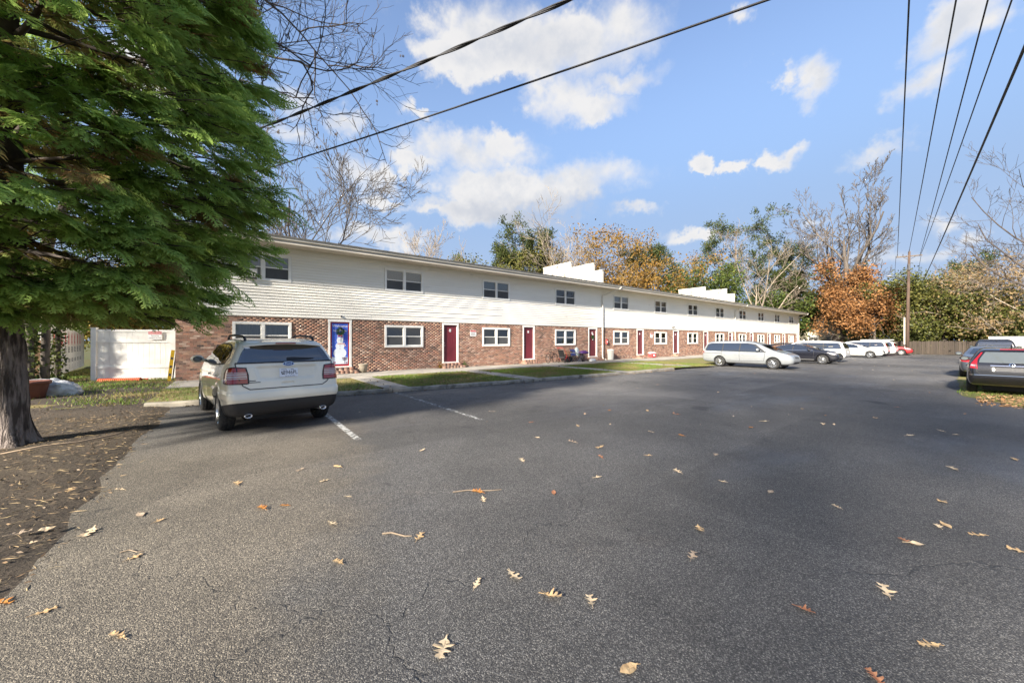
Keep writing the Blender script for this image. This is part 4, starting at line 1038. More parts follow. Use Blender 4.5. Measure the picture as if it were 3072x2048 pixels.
SEDAN = dict(prof=[(-.8, .26), (-1.0, .32), (-1.08, .5), (-1.06, .82), (-.98, .98), (-.5, 1.05), (.05, 1.27), (.5, 1.395), (1.05, 1.425), (1.55, 1.37), (2.5, 1.0), (3.2, .88), (3.55, .74), (3.68, .52), (3.6, .28), (3.2, .21), (1.5, .2), (.3, .22)],
    sec=[(.15, .78), (.28, .86), (.5, .905), (.75, .915), (.9, .895), (1.0, .85), (1.2, .73), (1.36, .64), (1.46, .55)], plan=[(-1.15, .86), (-.8, .95), (-.2, .99), (.4, 1), (2.4, 1), (3.1, .96), (3.5, .84), (3.75, .68)],
    R=.325, wb=2.776, track=1.58, k=.13, dlo=[(2.28, .97), (1.75, 1.26), (1.3, 1.34), (.75, 1.345), (.3, 1.26), (-.15, 1.07), (-.05, 1.0), (1.0, .965)],
    side=[[(2.12, .995), (1.7, 1.235), (1.3, 1.315), (1.08, 1.325), (1.03, .985)], [(.97, .99), (1.02, 1.325), (.75, 1.32), (.36, 1.245), (.12, 1.14), (.16, 1.005)], [(.1, 1.01), (.06, 1.11), (-.1, 1.055), (-.04, 1.02)]],
    doors=[[(2.3, .95), (2.25, .4), (1.02, .36), (1.0, .96)], [(1.0, .36), (.42, .4), (.3, .62), (.12, .98)]], handles=[(1.22, .84), (.36, .87)], mirror=(1.98, 1.0),
    side_lines=[([(2.25, .965), (1.0, .955), (-.05, .99), (-.18, 1.07), (.3, 1.275), (.75, 1.36), (1.3, 1.355), (1.75, 1.275)], .018, 'chrome'), ([(.45, .31), (2.3, .30)], .03, 'mid_grey')],
    shield=[(-.70, 1.03), (.70, 1.03), (.57, 1.32), (-.57, 1.32)], rearwin=[(-.6, 1.08), (.6, 1.08), (.5, 1.32), (-.5, 1.32)],
    patches=[(q, [(-.40, .62), (-.36, .74), (.05, .82), (.3, .84), (.1, .68)], 'clear_lens', 'headlamp') for q in ('fl', 'fr')] + [(q, [(-.3, .72), (-.25, .9), (.1, .92), (.22, .86), (.1, .76)], 'red_lens', 'tail_lamp') for q in ('rl', 'rr')] +
            [('front', [(-.38, .54), (.38, .54), (.42, .68), (-.42, .68)], 'black_plastic', 'grille'), ('front', [(-.6, .28), (.6, .28), (.5, .40), (-.5, .40)], 'black_plastic', 'air_intake')])
build_car('black sedan with chrome window trim parked between the silver minivan and a white car', 'car', (34.5, 10.25, 0), -PI / 2, paint('paint_black_blue', (.012, .013, .020), .2, .22), SEDAN, .038, wheel='spoke10')
VANR = dict(VAN); VANR['patches'] = [p for p in VAN['patches'] if p[3] not in ('tail_lamp',)] + [(q, [(-.16, .78), (-.10, 1.34), (.0, 1.36), (.07, 1.0), (.07, .80)], 'red_lens', 'tail_lamp') for q in ('rl', 'rr')] + [('rear', [(-.2, .72), (.2, .72), (.2, .86), (-.2, .86)], 'plate_white', 'number_plate'), ('rear', [(-.75, .38), (.75, .38), (.8, .5), (-.8, .5)], 'mid_grey', 'bumper_pad')]
VANR['side_lines'] = []
white = paint('paint_white', (.72, .72, .70), .0, .3)
V2 = dict(VANR); V2['patches'] = [p if p[3] != 'tail_lamp' else (p[0], [(-.16, .85), (-.10, 1.34), (.0, 1.36), (.05, 1.0), (.05, .86)], 'clear_lens', 'tail_lamp') for p in VANR['patches']]
build_car('white wagon parked tail out just behind the black sedan', 'van', (38.0, 8.0, 0), PI / 2, white, V2, .05, 'minivan')
build_car('small white sedan parked facing out among the white vans', 'car', (49.4, 10.0, 0), -PI / 2, white, SEDAN, .05)
build_car('white van with tall red tail lamps parked behind the small white sedan', 'van', (53.9, 7.7, 0), PI / 2, white, VANR, .05, 'minivan')
v4, S = build_car('white van with a rack on its roof parked beside the red car', 'van', (57.2, 7.5, 0), PI / 2, white, VANR, .05, 'minivan')
m = MB()
for x in (-.5, .5, 1.4): m.bx(x, x + .05, -.75, .75, 1.66, 1.71)
m.bx(-.8, 1.7, -.74, -.69, 1.71, 1.78); m.bx(-.8, 1.7, .69, .74, 1.71, 1.78); m.build('roof_rack', MATS['fascia'], v4)
RED = dict(SEDAN); RED['rim'] = 'mid_grey'; RED['side_lines'] = []
build_car('red car parked by the board fence at the end of the lot', 'car', (61.3, 9.2, 0), -PI / 2, paint('paint_red', (.38, .018, .022), .1, .32), RED, .05, wheel='cap7')
# black hatchback at the right edge, tail to the camera
def hatch_extra(r, x, y, z):
    m = np.clip((.36 - np.abs(y)) / .04, 0, 1) * np.clip((z - .73) / .03, 0, 1) * np.clip((.88 - z) / .03, 0, 1) * (x < -.3); return r + .008 * m
HATCH = dict(prof=[(-.55, .26), (-.78, .32), (-.88, .46), (-.885, .60), (-.86, .78), (-.80, .98), (-.56, 1.34), (-.42, 1.42), (.2, 1.465), (1.0, 1.46), (1.5, 1.40), (2.5, 1.02), (3.2, .90), (3.5, .74), (3.6, .5), (3.5, .27), (2, .22), (.4, .24)],
    sec=[(.15, .77), (.28, .84), (.5, .885), (.75, .89), (.92, .875), (1.0, .84), (1.25, .72), (1.4, .63), (1.5, .55)], plan=[(-1., .90), (-.7, .96), (-.2, .99), (.4, 1), (2.4, 1), (3.1, .96), (3.5, .84), (3.75, .68)], R=.325, wb=2.7, track=1.55, k=.11, extra=hatch_extra,
    dlo=SEDAN['dlo'][:4] + [(-.3, 1.30), (-.55, 1.05), (1.0, .965)], side=[[(2.12, .995), (1.7, 1.235), (1.3, 1.315), (1.08, 1.33), (1.03, .985)], [(.97, .99), (1.02, 1.33), (.25, 1.33), (.2, 1.0)], [(.14, 1.01), (.18, 1.32), (-.26, 1.28), (-.44, 1.06)]],
    doors=SEDAN['doors'], handles=SEDAN['handles'], mirror=(1.98, 1.0), dark_mirror=True, shield=SEDAN['shield'],
    rearwin=[(-.62, 1.0), (.62, 1.0), (.60, 1.12), (.50, 1.33), (-.50, 1.33), (-.60, 1.12)], rglass='light_glass',
    patches=[('rear', [(s_ * y_, z_) for y_, z_ in ((.64, .80), (.655, .97), (.645, 1.1), (.545, 1.32), (.585, 1.31), (.70, 1.10), (.775, .97), (.80, .83))], 'red_lens', 'tail_lamp') for s_ in (1, -1)] + [('rear', [(s_ * y_, z_) for y_, z_ in ((.67, .885), (.67, .935), (.775, .94), (.785, .895))], 'clear_lens', 'reverse_lamp') for s_ in (1, -1)] +
            [('rear', [(-.30, .745), (.30, .745), (.30, .865), (-.30, .865)], 'dark_grey', 'number_plate')],
    ribbons=[('rear', [(.40, .915), (-.40, .915)], .02, 'chrome', 'chrome_bar'), ('rear', [(.80, .62), (-.80, .62)], .018, 'chrome', 'bumper_strip'), ('rear', [(.70, .97), (.66, .72), (.60, .66), (-.60, .66), (-.66, .72), (-.70, .97)], .014, 'ink_black', 'tailgate_seam'),
             ])
hb, S = build_car('black hatchback with tall red tail lamps parked on the right verge', 'car', (19.5, -.32, 0), 0, paint('paint_black', (.010, .010, .012), .1, .2), HATCH, .032, step=.05)
MB().lathe([(.055, 0), (.06, .004), (.04, .008)], 16, S.pose('rear', 0, .95, .004)).build('badge', MATS['chrome'], hb)
MB().bx(-.50, -.46, -.22, .22, 1.405, 1.43).build('high_brake_light', MATS['red_lens'], hb); MB().tube([(.1, 0, 1.46), (-.05, 0, 1.55)], .012, 6).build('aerial', MATS['black_plastic'], hb)
for sy in (-1, 1): MB().ball((.95, sy * .36, .93), (.08, .16, .16), 8).build('headrest', MATS['black_plastic'], hb, True)
build_car('grey blue sedan parked between the black hatchback and the black pickup', 'car', (27.3, .1, 0), 0, paint('paint_greyblue', (.07, .08, .10), .5, .3), SEDAN, .05)
PICK = dict(prof=[(-.9, .42), (-1.18, .5), (-1.22, .8), (-1.2, 1.08), (-1.12, 1.14), (-1.0, 1.66), (-.8, 1.76), (.7, 1.79), (1.9, 1.80), (2.3, 1.68), (2.95, 1.24), (4.1, 1.14), (4.4, .95), (4.45, .5), (4.2, .36), (2, .34), (.5, .38)],
    sec=[(.3, .86), (.45, .93), (.8, .96), (1.08, .95), (1.2, .88), (1.55, .78), (1.72, .68), (1.82, .6)], plan=[(-1.3, .95), (-1, .98), (0, 1), (3, 1), (3.9, .95), (4.5, .82)], R=.38, wb=3.5, track=1.68, k=.1,
    side=[[(2.7, 1.24), (2.25, 1.6), (1.75, 1.66), (1.7, 1.22)], [(1.6, 1.22), (1.65, 1.66), (.95, 1.66), (.92, 1.22)], [(.6, 1.24), (.6, 1.64), (-.75, 1.62), (-.85, 1.24)]], doors=[[(2.75, 1.15), (2.7, .55), (1.65, .55), (1.65, 1.2)]], handles=[(1.85, 1.05)], mirror=(2.5, 1.2), dark_mirror=True,
    shield=[(-.7, 1.27), (.7, 1.27), (.6, 1.62), (-.6, 1.62)], rearwin=[(-.76, 1.20), (.76, 1.20), (.64, 1.64), (-.64, 1.64)],
    patches=[(q, [(-.12, .8), (-.12, 1.1), (.03, 1.1), (.05, .82)], 'red_lens', 'tail_lamp') for q in ('rl', 'rr')] + [('rear', [(-.8, .45), (.8, .45), (.8, .6), (-.8, .6)], 'chrome', 'rear_bumper')])
build_car('black pickup with a windowed bed cap parked at the far right', 'pickup', (41.0, .0, 0), 0, MATS['paint_black'], PICK, .05, 'pickup_truck')
# ------------------------------------------------------------ trees
def tubes(polys, sides):
    """polys: list of (points, radii) -> vertices, quads"""
    by = {}
    for P, R in polys: by.setdefault(len(P), []).append((P, R))
    Vs, Fs, base = [], [], 0; ang = np.arange(sides) * 2 * PI / sides; ca, sa = np.cos(ang), np.sin(ang)
    for n, L in by.items():
        P = np.array([p for p, _ in L], float); R = np.array([r for _, r in L], float); B = len(L)
        T = np.gradient(P, axis=1); T /= np.linalg.norm(T, axis=2, keepdims=True) + 1e-9
        ref = np.where(np.abs(T[:, :1, 2:3]) > .8, np.array([1., 0, 0]), np.array([0, 0, 1.])); A = np.cross(T, ref); A /= np.linalg.norm(A, axis=2, keepdims=True) + 1e-9; Bn = np.cross(T, A)
        V = P[:, :, None] + (A[:, :, None] * ca[None, None, :, None] + Bn[:, :, None] * sa[None, None, :, None]) * R[:, :, None, None]
        idx = np.arange(B * n * sides).reshape(B, n, sides) + base; nx = np.roll(idx, -1, 2)
        F = np.stack([idx[:, :-1], idx[:, 1:], nx[:, 1:], nx[:, :-1]], -1).reshape(-1, 4); Vs.append(V.reshape(-1, 3)); Fs.append(F); base += B * n * sides
    return np.concatenate(Vs), np.concatenate(Fs)


def skeleton(h, r0, rs, trunk=.75, first=.3, nch=(8, 5, 4, 3), ang=(50, 45, 45, 45), lf=(.5, .55, .55, .55), up=.10, wob=.12, lean=(0, 0), droop=0., conical=0., twig_r=.006, apical=True, wide=1.):
    """recursive branching: returns list of (points, radii, level) and twig tips (pos, dir)"""
    out, tips = [], []
    def rv(): return Vector((rs.gauss(0, 1), rs.gauss(0, 1), rs.gauss(0, 1)))
    def grow(p, d, L, r, lv):
        n = (7, 5, 4, 4, 3, 3)[min(lv, 5)]; pts, rad = [p.copy()], [r]; dirs = [d.copy()]
        rend = max(r * (.35 if lv else .12), twig_r * .6)
        for i in range(n):
            d = (d + rv() * wob * (.4 if lv == 0 else 1) + Vector((0, 0, (up if lv else .02) - droop * lv))).normalized(); p = p + d * (L / n); pts.append(p.copy()); dirs.append(d.copy()); rad.append(r + (rend - r) * (i + 1) / n)
        out.append((pts, rad, lv))
        if lv >= len(nch): tips.append((p, d)); return
        c = nch[lv]; f0 = first if lv == 0 else .25
        for k in range(c):
            f = f0 + (1 - f0) * (k + rs.random() * .7) / c; f = min(f, .99); i = int(f * n); q = pts[i].lerp(pts[i + 1], f * n - i); dd = dirs[min(i + 1, n)]
            a = math.radians(ang[lv] * rs.uniform(.65, 1.25)); axis = dd.orthogonal(); axis.rotate(Matrix.Rotation(rs.uniform(0, 2 * PI) if lv else k * 2.4 + rs.uniform(-.4, .4), 3, dd)); nd = dd.copy(); nd.rotate(Matrix.Rotation(a, 3, axis))
            LL = L * lf[lv] * rs.uniform(.7, 1.25) * ((1.15 - .8 * conical * f) if lv == 0 else (1.1 - .45 * f)); rr = max((r + (rend - r) * f) * rs.uniform(.45, .65), twig_r)
            grow(q, nd, LL, rr, lv + 1)
        if lv and apical: tips.append((p, d))
    grow(Vector((0, 0, -.1)), Vector((lean[0], lean[1], 1)).normalized(), h * trunk, r0, 0)
    k = h / max(p.z for P, _, _ in out for p in P); kx = k * wide
    out = [([Vector((p.x * kx, p.y * kx, p.z * k)) for p in P], R, l) for P, R, l in out]; tips = [(Vector((p.x * kx, p.y * kx, p.z * k)), d) for p, d in tips]
    return out, tips


def cards(C, size, rs, flat=.0, aspect=.6, dirs=None, n_up=0.):
    """leaf-sized diamond faces at points C"""
    N = len(C); d = rs.normal(size=(N, 3)); d[:, 2] = d[:, 2] * (1 - flat) + n_up
    if dirs is not None: d = d * .6 + dirs
    d /= np.linalg.norm(d, axis=1, keepdims=True) + 1e-9; q = rs.normal(size=(N, 3)); a = np.cross(d, q); a /= np.linalg.norm(a, axis=1, keepdims=True) + 1e-9
    s = (size * rs.uniform(.6, 1.35, N))[:, None]; n = np.cross(d, a) * s * .12
    V = np.stack([C, C + d * s * .5 + a * s * aspect * .5 + n, C + d * s, C + d * s * .5 - a * s * aspect * .5 + n], 1).reshape(-1, 3)
    return V, np.arange(N * 4).reshape(N, 4)


def leaf_points(tips, per, spread, rs, inner=.0):
    T = np.array([tuple(p) for p, _ in tips]); D = np.array([tuple(d) for _, d in tips]); i = np.repeat(np.arange(len(T)), per)
    return T[i] + rs.normal(size=(len(i), 3)) * spread - D[i] * spread * rs.uniform(0, 1.6, (len(i), 1)), D[i], i


def make_tree(name, label, loc, h, seed, bark, r0=.25, leaf=None, per=0, lsize=.2, spread=.4, group=None, leaf_name='crown', sides=(8, 3), zmax_leaf=None, zmin_leaf=None, **kw):
    rs = random.Random(seed); ns = np.random.default_rng(seed); o = thing(name, label, 'tree', loc, rs.uniform(0, 6.28), group); br, tips = skeleton(h, r0, rs, **kw)
    V, F = tubes([(p, r) for p, r, l in br if l <= 1], sides[0]); link('trunk', np_mesh('trunk', V, F, True), o, bark)
    tw = [(p, r) for p, r, l in br if l > 1]
    if tw: V, F = tubes(tw, sides[1]); link('branches', np_mesh('branches', V, F), o, bark)
    if leaf:
        sel = [t for t in tips if (zmax_leaf is None or t[0].z < zmax_leaf * rs.uniform(.85, 1.1)) and (zmin_leaf is None or t[0].z > zmin_leaf)]
        if sel:
            C, D, i = leaf_points(sel, per, spread, ns); V, F = cards(C, lsize, ns); clump = ns.random(len(sel))[i]; link(leaf_name, np_mesh(leaf_name, V, F, rnd=np.clip(clump * .6 + ns.random(len(i)) * .4, 0, 1)), o, leaf)
    return o


L_orange = mat('leaf_orange', rnd=[(.15, .065, .025), (.26, .125, .045), (.34, .175, .07), (.21, .095, .035), (.12, .065, .03), (.38, .23, .11)], r=.7, spec=.2, trans=.3)
L_rust = mat('leaf_rust', rnd=[(.13, .07, .018), (.22, .12, .025), (.17, .12, .03), (.28, .15, .035), (.11, .08, .022)], r=.7, spec=.2, trans=.3)
L_olive = mat('leaf_olive', rnd=[(.05, .06, .014), (.09, .095, .02), (.13, .12, .03), (.07, .07, .02)], r=.7, spec=.2, trans=.25)
L_green = mat('leaf_green', rnd=[(.018, .035, .010), (.04, .07, .015), (.07, .10, .02), (.11, .13, .025), (.05, .06, .015)], r=.6, spec=.3, trans=.25)
L_bright = mat('leaf_bright', rnd=[(.022, .035, .010), (.05, .065, .016), (.085, .095, .022), (.14, .14, .03), (.035, .05, .014), (.11, .085, .04)], r=.55, spec=.35, trans=.3)
L_pine = mat('needle_pine', rnd=[(.02, .035, .012), (.045, .065, .018), (.075, .09, .025), (.04, .05, .016)], r=.6, spec=.25, trans=.2)
L_brown = mat('leaf_brown', rnd=[(.16, .10, .055), (.24, .17, .095), (.20, .14, .06), (.12, .09, .04)], r=.8, spec=.15, trans=.25)


def treepos(px, s): p = at(px, HOR, s); return (p.x, p.y, -.05)
def ztop(y, s): return EYE + (HOR - y) / FOC * s


def bare(label, px, ytop, s, seed, bark='bark_grey', r0=.22, **kw):
    kw.setdefault('nch', (9, 6, 5, 3)); kw.setdefault('ang', (42, 42, 42, 40)); kw.setdefault('lf', (.50, .52, .52, .5)); kw.setdefault('twig_r', .012 + s * .0002)
    return make_tree('bare_tree', label, treepos(px, s), ztop(ytop, s), seed, MATS[bark], r0, **kw)


bare('pale bare tree spreading behind the left end of the roof', 850, 330, 30, 11, 'bark_grey', .3, wide=1.1, trunk=.62, first=.22, nch=(13, 7, 5, 5), ang=(52, 42, 42, 40), lf=(.62, .55, .5, .5), twig_r=.022)
bare('small pale bare tree rising over the left third of the roof', 1275, 655, 46, 12, 'bark_pale', .3, first=.35, nch=(10, 6, 5, 4))
bare('thin bare sapling at the right of the small pale tree behind the roof', 1340, 700, 44, 13, 'bark_pale', .15, nch=(7, 5, 4))
bare('tall many stemmed bare tree behind the first stepped wall', 1680, 615, 55, 14, 'bark_pale', .3, wide=1.15, trunk=.5, first=.12, nch=(10, 6, 5, 4), ang=(24, 30, 36, 40), lf=(1.0, .5, .5, .5), up=.05)
bare('grey bare tree among the pines behind the second stepped wall', 2260, 665, 66, 15, 'bark_pale', .4, trunk=.6, first=.2, nch=(9, 6, 5, 4), ang=(38, 40, 40, 40), lf=(.75, .5, .5, .5))
oak = bare('towering bare oak rising above the orange foliage', 2515, 485, 60, 21, 'bark_grey', .95, wide=.85, trunk=.72, first=.32, nch=(9, 6, 5, 4, 3), ang=(42, 40, 42, 42, 40), lf=(.5, .55, .5, .5, .5), up=.14, wob=.17, twig_r=.032)
bare('slim bare tree leaning at the right side of the tall oak', 2610, 690, 58, 22, 'bark_grey', .2, nch=(9, 6, 4, 3), ang=(35, 40, 40, 40))
bare('fine bare tree behind the green hedge right of the utility pole', 2850, 730, 66, 23, 'bark_grey', .2, trunk=.55, nch=(9, 6, 4, 3))
bare('dark bare tree whose branches reach in at the upper right edge', 3190, 430, 21, 24, 'bark_dark', .2, first=.25, nch=(12, 6, 5, 4), ang=(62, 48, 45, 40), lf=(.52, .5, .5, .5), twig_r=.009)
bare('brown bare tree behind the pickup at the right edge', 3080, 690, 44, 25, 'bark_grey', .2, nch=(10, 6, 5, 4), ang=(55, 48, 45, 40), lf=(.55, .5, .5, .5))
bare('scrubby bare tree with tangled pale twigs over the right fence', 3000, 810, 43, 26, 'bark_grey', .14, trunk=.6, first=.15, nch=(12, 6, 5, 4), ang=(65, 50, 45, 45), lf=(.7, .5, .5, .5))


def leafy(label, px, ytop, s, seed, leafm, bark='bark_grey', per=9, lsize=.34, spread=.55, name='leafy_tree', r0=.28, **kw):
    kw.setdefault('nch', (11, 7, 5)); kw.setdefault('ang', (58, 48, 45)); kw.setdefault('lf', (.5, .5, .5)); kw.setdefault('first', .18); kw.setdefault('trunk', .8); kw.setdefault('twig_r', .02); kw.setdefault('wide', 1.4)
    return make_tree(name, label, treepos(px, s), ztop(ytop, s), seed, MATS[bark], r0, leafm, per, lsize, spread, **kw)


make_tree('autumn_tree', 'broad oak sapling clothed in dry orange leaves below the bare oak', treepos(2560, 57), 14.5, 31, MATS['bark_grey'], .3, L_orange, 18, .34, .5, zmin_leaf=3.4, first=.1, trunk=.85, nch=(18, 8, 4), ang=(72, 50, 45), lf=(.5, .5, .5), up=.02, twig_r=.02, conical=.35, wide=.64)
make_tree('autumn_tree', 'low orange leaved tree crowding the cream house behind the white cars', treepos(2625, 53), 9.5, 32, MATS['bark_grey'], .2, L_orange, 15, .32, .45, zmin_leaf=2.9, first=.1, trunk=.85, nch=(15, 7, 4), ang=(75, 50, 45), lf=(.6, .5, .5), up=0.0, twig_r=.02, wide=.62)
leafy('rust coloured tree behind the roof right of the first stepped wall', 1850, 655, 58, 33, L_rust, 'bark_pale', 15)
leafy('ochre tree filling the gap behind the first stepped wall', 1740, 680, 62, 34, L_rust, 'bark_pale', 14)
leafy('orange brown tree standing lower behind the stepped wall', 1900, 740, 56, 35, L_rust, 'bark_pale', 14)
leafy('olive scrubby tree left of the first stepped wall', 1600, 705, 60, 36, L_olive, 'bark_pale', 16)
leafy('low olive thicket tree peeping over the roof', 1470, 750, 58, 37, L_olive, 'bark_pale', 18)
leafy('round dark green evergreen behind the middle of the roof', 2050, 765, 62, 38, L_green, per=20, lsize=.4, spread=.6, nch=(13, 8, 5), name='evergreen_tree')
leafy('second round evergreen left of the second stepped wall', 2150, 790, 64, 39, L_green, per=18, lsize=.4, spread=.6, name='evergreen_tree')
leafy('green evergreen low behind the second stepped wall', 2330, 850, 68, 40, L_green, per=18, lsize=.4, spread=.6, name='evergreen_tree')
leafy('golden olive tree between the roof end and the orange tree', 2410, 850, 72, 41, L_rust, 'bark_pale', 11, .4)
leafy('green tree behind the orange tree and the roof end', 2480, 800, 80, 46, L_green, per=16, lsize=.45, spread=.7, name='evergreen_tree')
leafy('yellow green leafy tree behind the utility pole', 2745, 820, 52, 42, L_bright, per=30, lsize=.28, spread=.55, nch=(14, 8, 5), name='evergreen_tree', first=.08)
leafy('yellow green leafy tree left of the utility pole', 2680, 850, 55, 43, L_bright, per=20, lsize=.36, spread=.55, nch=(13, 8, 5), name='evergreen_tree', first=.08)
leafy('bushy bright green tree behind the board fence', 2830, 850, 46, 44, L_bright, per=30, lsize=.26, spread=.5, nch=(14, 8, 5), name='evergreen_tree', first=.06)
leafy('olive bush like tree above the right end of the board fence', 2920, 865, 45, 45, L_olive, per=20, lsize=.32, spread=.5, nch=(13, 8, 5), name='evergreen_tree', first=.06)
leafy('brown leaved tree behind the right end of the fence', 2950, 780, 43.5, 47, L_brown, 'bark_pale', 7, .24)
leafy('dull green brown tree at the far right edge', 3050, 770, 41, 48, L_brown, 'bark_pale', 7, .24)
leafy('low green shrub behind the white trailer at the right edge', 3010, 890, 42, 49, L_bright, per=28, lsize=.24, spread=.45, name='evergreen_tree', first=.06)


def pine(label, px, ytop, s, seed, first=.5, r0=.22, h=None, loc=None, per=24, group=None, nch=(15, 6, 3), lf=(.28, .5, .5), ang=(75, 50, 45), nsize=.42, spr=.3):
    rs = random.Random(seed); ns = np.random.default_rng(seed); h = h or ztop(ytop, s)
    o = thing('pine_tree', label, 'tree', loc or treepos(px, s), rs.uniform(0, 6), group)
    br, tips = skeleton(h, r0, rs, trunk=.97, first=first, nch=nch, ang=ang, lf=lf, up=.08, wob=.14, conical=.45, twig_r=.015)
    V, F = tubes([(p, r) for p, r, l in br if l == 0], 8); link('trunk', np_mesh('trunk', V, F, True), o, MATS['bark_pine'])
    V, F = tubes([(p, r) for p, r, l in br if l > 0], 4); link('branches', np_mesh('branches', V, F), o, MATS['bark_pine'])
    C, D, i = leaf_points(tips, per, spr, ns); V, F = cards(C, nsize, ns, aspect=.28, dirs=D * .5, n_up=.25); cl = ns.random(len(tips))[i]
    link('needles', np_mesh('needles', V, F, rnd=np.clip(cl * .7 + ns.random(len(i)) * .3, 0, 1)), o, L_pine); return o


pine('flat topped pine rising left of the many stemmed bare tree', 1555, 672, 64, 51, .55)
pine('pine with a ragged crown at the left of the tree line', 1480, 705, 60, 52, .45)
pine('small pine close to the left end of the tree line', 1400, 760, 62, 59, .4)
pine('slim pine between the rust tree and the round evergreens', 1965, 720, 62, 53, .62)
pine('tall pine standing over the second stepped wall', 2200, 655, 70, 54, .45)
pine('pine with spreading boughs left of the bare oak', 2350, 690, 72, 55, .42)
pine('lower pine in front of the bare oak limbs', 2390, 770, 66, 56, .35)
pine('pine behind the right hand thicket', 2880, 760, 62, 58, .4)
# pines outside the left of the picture: they shade the lot
for k, (x, y, h, f) in enumerate(((-14.5, -4.5, 19, .50), (-15.5, -9.5, 20, .42), (-15, -15, 19, .38), (-16, -21, 20, .36), (-13.5, 14.8, 17, .30), (-16.5, 19.8, 17, .25), (-21, -7.5, 25, .5))):
    pine('tall pine standing beyond the left edge of the lot, out of the picture', 0, 0, 0, 70 + k, f, .22, h, (x, y, -.05), 5, 'pines beyond the left edge', (20, 6, 2), (.30, .5, .5), nsize=.4, spr=.8)


leafy('yellow green tree showing above the white gate', 420, 800, 27, 61, mat('leaf_yellow', rnd=[(.16, .14, .03), (.28, .22, .05), (.36, .28, .07), (.12, .13, .03)], r=.7, spec=.2, trans=.3), per=22, lsize=.26, spread=.45, r0=.15)
leafy('olive tree behind the neighbour house and the white gate', 290, 780, 33, 62, L_olive, per=22, lsize=.3, spread=.5, r0=.2)


# ------------------------------------------------------------ the big evergreen at the left
def frond(seed, L=.46):
    """one feathery flat spray: list of thin quads in its own plane (x outwards, y sideways)"""
    r = np.random.default_rng(seed); Q = []
    def strip(p, d, l, w):
        n = np.array([-d[1], d[0]]); q = p + d * l; Q.append((p, p + d * l * .45 + n * w * .75, q, p + d * l * .45 - n * w * .75))
    m = 8
    for i in range(m):
        f = (i + .5) / m; p = np.array([L * f, .03 * math.sin(f * 4)])
        for sd in (-1, 1):
            a = math.radians(r.uniform(32, 48)) * sd; l = L * (.50 - .38 * f) * r.uniform(.75, 1.15); d = np.array([math.cos(a), math.sin(a)]); strip(p, d, l, .020)
            for g in (.35, .7):
                pp = p + d * l * g; aa = a + math.radians(r.uniform(22, 40)) * (1 if g < .5 else -1); strip(pp, np.array([math.cos(aa), math.sin(aa)]), l * (.46 - .2 * g) + .03, .016)
    strip(np.array([0., 0]), np.array([1., 0.]), L * 1.05, .012)
    P = np.array(Q); z = -.22 * P[..., 0] ** 2 / L - .5 * np.abs(P[..., 1]) ** 1.5 + r.normal(0, .004, P.shape[:2]); return np.concatenate([P, z[..., None]], -1)


